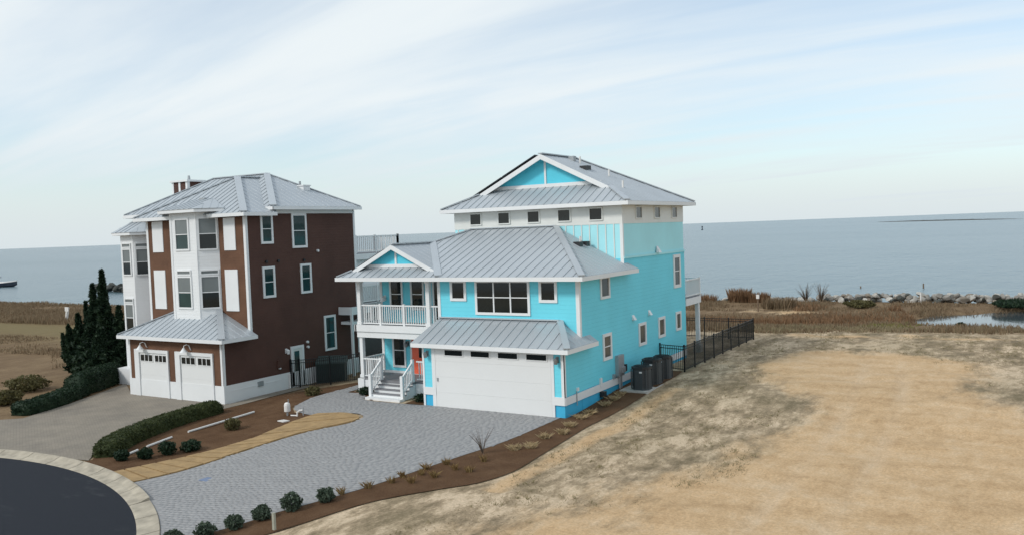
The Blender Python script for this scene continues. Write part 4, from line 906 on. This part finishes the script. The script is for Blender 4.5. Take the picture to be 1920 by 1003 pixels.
shrub(-10.9, .95, .42, .42, 'low dark shrub left of the porch steps', 'hedge_dark', 700, .06); shrub(-7.35, .55, .42, .40, 'low dark shrub right of the porch steps', 'hedge_dark', 700, .06)

def hedge(label, path, w, h, m, leaf=.05, dens=520):
    """clipped hedge with a rounded top along a path"""
    P = smooth_open(path, 8); x0, y0 = path[len(path)//2]; t = thing('hedge', (x0, y0, hz_(x0, y0)), label, 'hedge')
    q = MB(); seg = 10; vs = []; n = len(P)
    pts = []
    for i, p in enumerate(P):
        d = (P[min(i+1, n-1)]-P[max(i-1, 0)]).normalized(); sd2 = Vector((d.y, -d.x)); z = hz_(p.x, p.y)
        e_ = min(i, n-1-i)/max(1, n*.06); k = min(1, .55+.45*math.sqrt(min(1, e_)))
        for j in range(seg+1):
            a = math.pi*j/seg; cx = -math.cos(a); cz = math.sin(a)
            # superellipse cross-section
            cx = math.copysign(abs(cx)**.75, cx); cz = cz**.6
            lump = 1+.10*noise.noise(Vector((p.x*1.7, p.y*1.7, j*.6)))+.05*noise.noise(Vector((p.x*5, p.y*5, j*1.7)))
            vs.append((p.x+sd2.x*cx*w/2*k*lump, p.y+sd2.y*cx*w/2*k*lump, z+cz*h*k*lump))
    fs = [(i*(seg+1)+j, i*(seg+1)+j+1, (i+1)*(seg+1)+j+1, (i+1)*(seg+1)+j) for i in range(n-1) for j in range(seg)]
    fs += [tuple(range(seg+1))[::-1], tuple((n-1)*(seg+1)+j for j in range(seg+1))]
    A = np.array([tuple(v) for v in vs]); 
    # shrink the core, scatter leaves over its skin
    c = A.reshape(n, seg+1, 3).mean(1, keepdims=True); core = ((A.reshape(n, seg+1, 3)-c)*.93+c).reshape(-1, 3)
    core[:, 2] -= .01
    q.add(core, fs).build('hedge_core', m, t)
    L = sum((P[i+1]-P[i]).length for i in range(n-1)); cnt = int(L*(w+2*h)*dens)
    ii = RNG.integers(0, n-1, cnt); jj = RNG.integers(0, seg, cnt); u = RNG.random(cnt)[:, None]; v = RNG.random(cnt)[:, None]
    G_ = A.reshape(n, seg+1, 3); S_ = (G_[ii, jj]*(1-u)+G_[ii+1, jj]*u)*(1-v)+(G_[ii, jj+1]*(1-u)+G_[ii+1, jj+1]*u)*v
    ec = int(dens*w*h*1.6)
    for e_ in (0, n-1):
        r_ = G_[e_][RNG.integers(0, seg+1, ec)]; k_ = RNG.random(ec)[:, None]; S_ = np.concatenate([S_, r_*k_+G_[e_].mean(0)*(1-k_)])
    S_ = S_+RNG.normal(0, .022, S_.shape)
    V_, F_ = quads(S_-np.array(ORG[t]), leaf, asp=1.4); put('foliage', fast_mesh('foliage', V_, F_, m), t)
    return t
hedge('long rounded olive-green clipped hedge between the two drives', [(-13.75, -10.25), (-14.9, -8.6), (-15.7, -6.6), (-16.2, -4.6), (-16.4, -2.9)], 1.0, .56, 'hedge_leaf')
hedge('low dark green clipped hedge along the far edge of the neighbour drive', [(-25.0, -7.2), (-25.4, -5.8), (-26.3, -4.2), (-27.2, -2.8)], 1.2, .62, 'hedge_dark', .065, 320)
hedge('taller dark green hedge in front of the junipers, next to the brown house', [(-27.4, -3.0), (-28.1, -1.6), (-28.9, -.3), (-29.4, .6)], 1.5, 1.1, 'hedge_dark', .065, 320)
shrub(-28.6, -5.9, .9, .8, 'loose olive-brown shrub behind the low dark hedge', 'olive_leaf', 1300, .1); shrub(-31.5, -3.2, 1.2, .9, 'loose brownish shrub between the hedge and the open lot', 'olive_leaf', 1500, .1)

def juniper(x, y, label, spires, trunk_h=1.2):
    z = hz_(x, y); t = thing('juniper', (x, y, z), label, 'tree'); q = MB()
    q.tube([(x, y, z-.1), (x+.05, y, z+trunk_h), (x, y+.05, z+trunk_h*2.2)], [.17, .13, .06], 8)
    pts = []
    for dx, dy, b, top, r, lx in spires:
        q.tube([(x, y, z+.3), (x+dx*.6, y+dy*.6, z+b+.4), (x+dx+lx*.5, y+dy, z+(b+top)/2)], [.07, .05, .02], 6)
        n = int(1500*r*(top-b)); u = RNG.random(n)**1.15; zz = b+(top-b)*u
        prof = r*np.clip((1-u)**.75, .05, 1)*np.clip(u*6+.35, 0, 1)
        th = RNG.uniform(0, 6.283, n); k = RNG.uniform(.35, 1, n)**.6
        lump = np.array([1+1.1*noise.noise(Vector((math.cos(a)*1.3+dx*3, math.sin(a)*1.3+dy, s*2.2))) for a, s in zip(th, zz)])
        R_ = prof*k*lump; pts.append(np.stack([dx+lx*u+R_*np.cos(th), dy+R_*np.sin(th), zz+.12*R_], 1))
    q.build('trunk', 'bark', t)
    P = np.concatenate(pts); V_, F_ = quads(P, .13, asp=2.2); put('crown', fast_mesh('crown', V_, F_, 'juniper_leaf'), t)
juniper(-32.55, 1.9, 'dark juniper tree with twisted pointed spires left of the brown house', [(.30, .1, .2, 6.25, .66, .05), (-.28, -.1, .2, 5.45, .62, -.05), (-1.05, -.5, .2, 3.7, .55, -.3), (1.0, .5, .2, 4.1, .72, .25), (-1.45, -.8, .2, 3.0, .45, -.45), (-.75, -.2, .3, 4.4, .34, -.2), (1.6, .9, .2, 3.4, .6, .1), (-.2, -.7, .1, 2.6, .85, 0), (.8, -.5, .1, 2.8, .9, 0), (-1.5, -.6, .1, 2.0, .6, -.2), (-.7, .3, .1, 3.3, .9, -.1), (.3, .6, .1, 3.6, 1.0, 0), (-1.9, -.9, .8, 2.5, .3, -.5)])
juniper(-31.9, 3.6, 'narrow dark juniper tree squeezed against the left corner of the brown house', [(.2, .3, .2, 5.0, .75, .1), (.7, .2, .2, 3.9, .7, .1), (-.4, 0, .2, 3.2, .7, -.1), (1.0, -.6, .1, 2.6, .8, .1)])

# cut-back straw clumps and sprigs in the mulch
def tuft(name, x, y, r, h, n, m, label, group, cat, w=.02, lean=.5):
    z = hz_(x, y)+.01; a = RNG.uniform(0, 6.283, n); k = r*np.sqrt(RNG.random(n))
    P = np.stack([k*np.cos(a), k*np.sin(a), np.zeros(n)], 1); V_, F_ = blades(P, h, w, lean)
    return tag(put(name, fast_mesh(name, V_, F_, m), None, (x, y, z)), label, cat, group)
SP = [(.56, -4.76), (.95, -4.35), (.75, -3.0), (1.05, -2.2), (.78, -1.12), (.55, .19), (.55, 1.0), (.6, 2.3), (.6, 3.2), (.55, 3.95)]
for i, (x, y) in enumerate(SP):
    tuft('straw_clump', x, y, .17, .16, 190, 'straw', f'pale cut-back grass clump by the turquoise wall, {ordn[len(SP)-1-i]} from the air conditioners', 'cut-back grass clumps in the mulch', 'grass clump', .022, .7)
SG = [(-1.54, -10.87), (-1.17, -10.16), (-.85, -9.45), (-.9, -8.88), (-.55, -8.42), (-.75, -7.89), (-.5, -7.16), (-.3, -9.22), (0, -8.48), (.1, -7.55), (.64, -7.59), (.4, -6.4)]
for i, (x, y) in enumerate(SG):
    tuft('grass_sprig', x, y, .09, .19, 60, 'sprig', f'small tan grass sprig right of the drive, {ordn[i]} from the kerb', 'grass sprigs in the mulch', 'grass clump', .02, .4)
sp = thing('sapling', (-.17, -5.6, 0), 'thin leafless grey sapling at the drive edge in the mulch', 'tree'); q = MB()
for i in range(16):
    a = random.uniform(0, 6.28); b = random.uniform(.15, .5); h = random.uniform(.5, .95)
    q.tube([(-.17, -5.6, -.02), (-.17+.3*b*math.cos(a), -5.6+.3*b*math.sin(a), h*.5), (-.17+b*math.cos(a), -5.6+b*math.sin(a), h)], [.010, .007, .003], 4)
q.build('branches', 'bark', sp)
# small fittings in the island bed
z = hz_(-11.8, -3.05); t = thing('standpipe', (-11.8, -3.05, z), 'white capped standpipe on a grey stem in the brown island bed', 'pipe')
MB().tube([(-11.8, -3.05, z-.05), (-11.8, -3.05, z+.2)], .04, 8).build('stem', 'galv', t); MB().tube([(-11.8, -3.05, z+.15), (-11.8, -3.05, z+.2), (-11.8, -3.05, z+.46), (-11.8, -3.05, z+.54), (-11.8, -3.05, z+.58)], [.08, .13, .13, .11, .05], 12).build('cap', 'pvc', t); MB().tube([(-11.75, -3.02, z+.55), (-11.75, -3.02, z+.72)], .02, 6).build('valve', 'galv', t)
z = hz_(-11.1, -3.1); t = thing('valve_pipe', (-11.1, -3.1, z), 'low bent white valve pipe next to the paved lobe', 'pipe')
MB().tube([(-11.45, -3.2, z+.03), (-11.15, -3.12, z+.03)], .03, 6).build('arm', 'pvc', t); MB().tube([(-11.15, -3.12, z), (-11.15, -3.12, z+.18), (-11.05, -3.06, z+.25), (-10.95, -3.0, z+.25)], .035, 8).build('elbow', 'pvc', t); MB().tube([(-10.93, -2.99, z), (-10.93, -2.99, z+.36)], .025, 6).build('riser', 'galv', t)
z = hz_(-11.1, -3.94); tag(MB().prism([(-11.35, -4.05, z+.02), (-10.95, -4.1, z+.02), (-10.85, -3.85, z+.02), (-11.25, -3.8, z+.02)], (0, 0, .04)).build('valve_cover', 'pvc', loc=(-11.1, -3.94, z)), 'flat white cover lying in the brown island bed', 'cover')
for (a, b), lb_ in zip((((-14.1, -6.3), (-14.25, -2.7)), ((-13.55, -8.6), (-13.95, -7.2)), ((-13.1, -9.9), (-13.4, -9.1))), ('long white pipe lying along the hedge in the island bed', 'half-buried middle length of white pipe beside the hedge', 'short white pipe length near the kerb end of the hedge')):
    a = Vector(a); b = Vector(b); za, zb = hz_(*a), hz_(*b)
    tag(MB().tube([(*a.lerp(b, k/6), za+(zb-za)*k/6+.05) for k in range(7)], .045, 8).build('pipe', 'pvc', loc=(a.x, a.y, za)), lb_, 'pipe')
tag(MB().box(-1.325, -1.255, -13.675, -13.605, -.1, .34).build('stake', 'pale_wood', loc=(-1.29, -13.64, 0)), 'short pale wooden stake in the mulch near the round shrubs', 'stake')

# dry grass over the patchy parts of the lot
n = 110000; x = RNG.uniform(1.6, 19, n); y = RNG.uniform(-17, 27, n)
pat = np.array([noise.fractal(Vector((a*.45+3, b*.32, 1)), 1, 2, 4) for a, b in zip(x, y)])
keep = (sdist(SANDP, x, y)+1.1*pat > .2) & (RNG.random(n) < np.clip(.35+.9*pat, .05, 1)) & (x > 1.75+.0*y) 
x, y = x[keep], y[keep]; P = np.stack([x, y, H(x, y)-.01], 1); V_, F_ = blades(P, .04, .018, .9)
tag(put('dry_grass', fast_mesh('dry_grass', V_, F_, 'dry_grass')), 'short dry olive-brown grass growing in patches on the sandy lot', 'grass', kind='stuff')
# scattered taller tufts among it
nt_ = 3200; x = RNG.uniform(1.9, 19, nt_); y = RNG.uniform(-17, 26, nt_)
pat = np.array([noise.fractal(Vector((a*.45+3, b*.32, 1)), 1, 2, 4) for a, b in zip(x, y)])
keep = (sdist(SANDP, x, y)+1.1*pat > .3) & (RNG.random(nt_) < np.clip(.3+1.1*pat, .04, 1)); x, y = x[keep], y[keep]
x = np.repeat(x, 9)+RNG.normal(0, .05, 9*len(x)); y = np.repeat(y, 9)+RNG.normal(0, .05, len(x)); V_, F_ = blades(np.stack([x, y, H(x, y)-.01], 1), .085, .016, .6)
tag(put('grass_tufts', fast_mesh('grass_tufts', V_, F_, 'tuft')), 'small olive grass tufts dotted over the patchy part of the lot', 'grass', kind='stuff')
# reeds behind the lot
def reed_area(poly, n, h, w, m, label, thr=-.35, sc_=.14, name='reeds', avoid=None):
    X = [q[0] for q in poly]; Y = [q[1] for q in poly]
    x = RNG.uniform(min(X), max(X), n*2); y = RNG.uniform(min(Y), max(Y), n*2); k = sdist(poly, x, y) < 0
    pat = np.array([noise.fractal(Vector((a*sc_, b*sc_, 5)), 1, 2, 4) for a, b in zip(x, y)])
    k &= pat > thr+RNG.normal(0, .15, 2*n)
    if avoid is not None: k &= ~avoid(x, y)
    x, y, pat = x[k], y[k], pat[k]; z = H(x, y)
    k = z > SEA-.1; x, y, z, pat = x[k], y[k], z[k], pat[k]
    V_, F_ = blades(np.stack([x, y, z-.02], 1), h*1.0, w, .22)
    V4 = V_.reshape(-1, 4, 3); hs = np.clip(.75+.8*pat, .35, 1.6)[:, None]; V4[:, 2:, 2] = z[:, None]+(V4[:, 2:, 2]-z[:, None])*hs
    tag(put(name, fast_mesh(name, V4.reshape(-1, 3), F_, m)), label, 'reeds', kind='stuff')
inpond = lambda x, y: ((x-19.5)/12.5)**2+((y-42.8)/9.4)**2 < .88
beachz = lambda x, y: (np.abs(y-(45.5+.12*(x+5))) < 1.5) & (x < 1) & (x > -22)
reed_area([(-12, 24), (2, 24.6), (9, 28), (20, 29.5), (34, 31), (34, 56), (-30, 56), (-30, 30)], 44000, .32, .06, 'reed', 'brown dry reeds and marsh grass between the lot and the sea wall', -.12, .2, avoid=lambda x, y: inpond(x, y) | beachz(x, y))
reed_area([(5.5, 31), (12, 31.5), (22, 31.5), (26, 33), (16, 34.5), (12, 36.5), (8.5, 39.5)], 5000, .28, .07, 'green_grass', 'yellow-green grass along the near pond edge', -.1, avoid=inpond, name='pond_grass')
reed_area([(-150, 12), (-95, 19), (-62, 21), (-46, 25), (-50, 48), (-100, 46), (-150, 46)], 44000, .62, .10, 'reed', 'brown reed belt along the shore on the left', -.5, .07)
reed_area([(-75, 2), (-45, 6), (-38, 2), (-37, 13), (-60, 13), (-80, 10)], 7000, .22, .07, 'reed', 'sparse brown weeds on the open ground left of the junipers', .0, .12, name='weeds')
for (x, y, r, h, m_), lb_ in zip([(-17.5, 55.5, 2.4, .9, 'reed_red'), (-13.6, 55.2, 2.0, .75, 'reed_red'), (-9.3, 55.5, 1.2, 1.15, 'reed_red'), (-7.4, 55.4, 1.1, .85, 'reed_red'), (2.6, 51.5, 1.5, .7, 'olive_leaf'), (14.6, 53.4, 2.2, .75, 'hedge_dark'), (-4.0, 49.5, 1.5, .9, 'reed'), (11.2, 39.6, .45, 1.1, 'hedge_dark')],
        ['wide rust-coloured shrub on the shore, seen right behind the rear deck', 'rust-coloured shrub on the shore, second from the rear deck', 'tallest rust-coloured shrub on the shore in front of the sea', 'smaller rust-coloured shrub touching the tallest one on the shore', 'olive green shrub in front of the left end of the sea wall', 'dark green bush beyond the pond at the right picture edge', 'low brown shrub before the sea wall', 'small upright dark bush at the near edge of the pond']):
    if m_ in ('reed_red', 'reed'):
        n = int(520*r); a = RNG.uniform(0, 6.283, n); k = r*np.sqrt(RNG.random(n)); z = hz_(x, y)
        V_, F_ = blades(np.stack([k*np.cos(a), k*.6*np.sin(a), np.zeros(n)], 1), h, .07, .16)
        tag(put('shore_shrub', fast_mesh('shore_shrub', V_, F_, m_), None, (x, y, z)), lb_, 'shrub')
    else: shrub(x, y, r, h, lb_, m_, int(1100*max(1, r)), .13 if r > .6 else .08)
reed_area([(-6, 33), (2, 31), (7, 34), (9, 40), (6, 50), (-3, 52), (-2, 44)], 5500, .46, .07, 'reed_red', 'taller rusty-brown marsh grass in the middle of the reeds', .05, .22, avoid=lambda x, y: inpond(x, y) | beachz(x, y), name='tall_reeds')
reed_area([(-2, 25), (2, 25), (9, 28.5), (15, 30), (15, 33), (4, 31), (-4, 29)], 6000, .26, .06, 'dry_grass', 'pale olive grass fringe along the back of the lot', -.1, .3, name='grass_fringe')
# bare twiggy bushes at the sea wall
for i, (x, y) in enumerate([(-3.2, 56.6), (-1.8, 56.8)]):
    z = hz_(x, y); t = thing('bare_bush', (x, y, z), ['leafless dark twiggy bush at the left end of the sea wall', 'leafless twiggy bush just right of its twin at the sea wall'][i], 'bush'); q = MB()
    for j in range(34):
        a = random.uniform(0, 6.28); b = random.uniform(.2, 1.0); h = random.uniform(.9, 1.9); q.tube([(x, y, z), (x+b*.4*math.cos(a), y+b*.4*math.sin(a), z+h*.5), (x+b*math.cos(a), y+b*math.sin(a), z+h)], [.03, .02, .008], 4)
    q.build('twigs', 'bark', t)

# ------------------------------------------------------------------ sea wall rocks
def rockmesh(seed, m):
    import bmesh
    bm = bmesh.new(); bmesh.ops.create_icosphere(bm, subdivisions=2, radius=1)
    rs = random.Random(seed); pl = [(Vector((rs.gauss(0, 1), rs.gauss(0, 1), rs.gauss(0, 1))).normalized(), rs.uniform(.5, .85)) for _ in range(11)]
    for v in bm.verts:
        for n_, d in pl:
            k = v.co.dot(n_)
            if k > d: v.co -= n_*(k-d)
        v.co *= 1+.08*noise.noise(v.co*2+Vector((seed, 0, 0)))
    me = bpy.data.meshes.new('rock'); bm.to_mesh(me); bm.free(); me.materials.append(MATS[m]); return me
for nm, nn in (('rock_pale', (.42, .40, .36)), ('rock_mid', (.25, .235, .21)), ('rock_brown', (.20, .17, .135))): mat(nm, nn, .9, .3, 1.4, bs=.5, bscale=6)
RK = [rockmesh(i, ('rock_pale', 'rock_mid', 'rock_brown', 'rock_mid', 'rock_pale', 'rock_dark')[i % 6]) for i in range(12)]
RKD = [rockmesh(20+i, 'rock_dark') for i in range(4)]
def rocks(t, pts, lib, smin, smax):
    for x, y, z in pts:
        o = put('rock', random.choice(lib), t, (x, y, z)); s = random.uniform(smin, smax); o.scale = (s*random.uniform(.8, 1.3), s*random.uniform(.8, 1.2), s*random.uniform(.6, .9)); o.rotation_euler = (random.uniform(-.5, .5), random.uniform(-.5, .5), random.uniform(0, 6.28))
sw = thing('sea_wall', (8, 58, -1.3), 'long line of piled grey and tan boulders along the shore', 'sea wall'); pts = []
for i in range(300):
    x = random.uniform(-12, 19); row = random.random(); k = min(1, max(.35, (x+9)/10)); y = 57.2+row*3.2+.05*(x-8)*0; z = -1.0+(1-abs(row-.4)*1.3)*.85*k+random.uniform(-.1, .1); pts.append((x, y, z))
rocks(sw, pts, RK, .24, .50)
jt = thing('rock_jetty', (-128, 66.5, -1.3), 'dark rocky jetty in the water beside the left white bay', 'jetty')
rocks(jt, [(-133.0+random.random()**.8*22, 67+random.uniform(-1.4, 1.4)-.0, -1.1+random.uniform(0, .9)) for i in range(90)], RKD, .6, 1.05)
# far breakwater, buoy, stakes in the water
isl = thing('far_breakwater', (-80, 1220, -1.3), 'thin dark breakwater line far out below the horizon', 'breakwater'); q = MB(); vs = []
n = 60
for i in range(n+1):
    t_ = i/n; x = -178+t_*190; y = 1372-t_*288; hgt = .6*(.3+1.9*math.sin(math.pi*min(1, t_*1.02))**.6)*(1+.35*noise.noise(Vector((i*.5, 0, 0))))
    vs += [(x-4, y-7, -1.5), (x, y, -1.3+max(.2, hgt)), (x+4, y+7, -1.5)]
q.add(vs, [(3*i+j, 3*i+3+j, 3*i+4+j, 3*i+1+j) for i in range(n) for j in range(2)]).build('mound', 'rock_dark', isl)
t = thing('buoy', (-330, 1000, -1.3), 'tiny dark channel marker on the water near the horizon', 'buoy')
MB().tube([(-330, 1000, -1.6), (-330, 1000, -.4), (-330, 1000, .3), (-330, 1000, 2.6)], [1.3, 1.3, .5, .35], 10).build('float', 'boat_dark', t); MB().box(-330.9, -329.1, 999.9, 1000.1, 1.6, 3.4).build('daymark', 'boat_dark', t)
for (x, y, h), lb_ in zip(((-2.1, 81.8, .25), (4.8, 82.2, .55)), ('short dark stake standing in the water off the sea wall', 'taller dark stake in the water off the sea wall')):
    tag(MB().tube([(x, y, -2.2), (x, y, SEA+h)], .08, 8).build('stake', 'wood', loc=(x, y, SEA)), lb_, 'stake')
# posts ashore
z = hz_(-5.1, 46.5); t = thing('marker_post', (-5.1, 46.5, z), 'thin brown post with a white top on the pale sand', 'post'); MB().tube([(-5.1, 46.5, z-.1), (-5.1, 46.5, z+1.3)], .06, 8).build('pole', 'wood', t); MB().box(-5.22, -4.98, 46.4, 46.6, z+1.15, z+1.5).build('top', 'pvc', t)
z = hz_(-72, 23.4); t = thing('marker_post', (-72, 23.4, z), 'leaning white post at the edge of the reeds on the left', 'post'); MB().tube([(-72, 23.4, z-.1), (-71.75, 23.5, z+1.5)], .16, 8).build('pole', 'pvc', t); MB().box(-72.1, -71.5, 23.38, 23.44, z+1.1, z+1.55).build('plate', 'pvc', t)
z = hz_(7.0, 56.5); tag(MB().tube([(7.0, 56.3, z-.2), (7.0, 56.3, z+.95)], .06, 8).build('marker_post', 'pvc', loc=(7.0, 56.3, z)), 'thin white post standing among the sea wall boulders', 'post')
# boat on the left
t = thing('motor_boat', (-185.2, 74.9, SEA), 'dark-hulled motor boat with white deck at the left picture edge', 'boat'); d = Vector((.46, .20, 0)).normalized(); 
Fb_ = Fr((-185.2, 74.9, SEA), (.893, .45, 0), (.45, -.893, 0)); q = MB(); vs = []; st_ = [(-5.5, .0, 1.15, 1.3), (-3, .0, 1.3, 1.3), (0, 0, 1.3, 1.4), (2.6, .05, 1.0, 1.55), (4.2, .2, .5, 1.75), (5.2, .7, .06, 1.95)]
for u, kz, hw, dk in st_: vs += [Fb_.p(u, kz-.3, 0), Fb_.p(u, .25+kz*.6, hw*.8), Fb_.p(u, dk*.62, hw), Fb_.p(u, dk*.62, -hw), Fb_.p(u, .25+kz*.6, -hw*.8)]
q.add(vs, [(i*5+j, i*5+(j+1) % 5, i*5+5+(j+1) % 5, i*5+5+j) for i in range(5) for j in range(5)]+[(0, 1, 2, 3, 4)]).build('hull', 'boat_dark', t)
q = MB(); vs = []
for u, kz, hw, dk in st_: vs += [Fb_.p(u, dk*.62+.01, hw), Fb_.p(u, dk*.62+.01, -hw), Fb_.p(u, dk*.62+.28, hw*.9), Fb_.p(u, dk*.62+.28, -hw*.9)]
q.add(vs, [f for i in range(5) for f in ((i*4+2, i*4+3, i*4+7, i*4+6), (i*4, i*4+2, i*4+6, i*4+4), (i*4+1, i*4+5, i*4+7, i*4+3))]+[(0, 1, 3, 2)]).build('deck', 'pvc', t)
MB().fb(Fb_, -2.2, .6, 1.1, 2.1, -.8, .8).build('cabin', 'pvc', t); MB().fb(Fb_, -2.0, .5, 1.5, 1.9, -.82, .82).build('cabin_window', 'pane', t); MB().fb(Fb_, -2.6, .9, 2.1, 2.25, -.9, .9).build('canopy', 'boat_dark', t); MB().fb(Fb_, -5.9, -5.4, .3, 1.5, -.25, .25).build('outboard_motor', 'boat_dark', t)
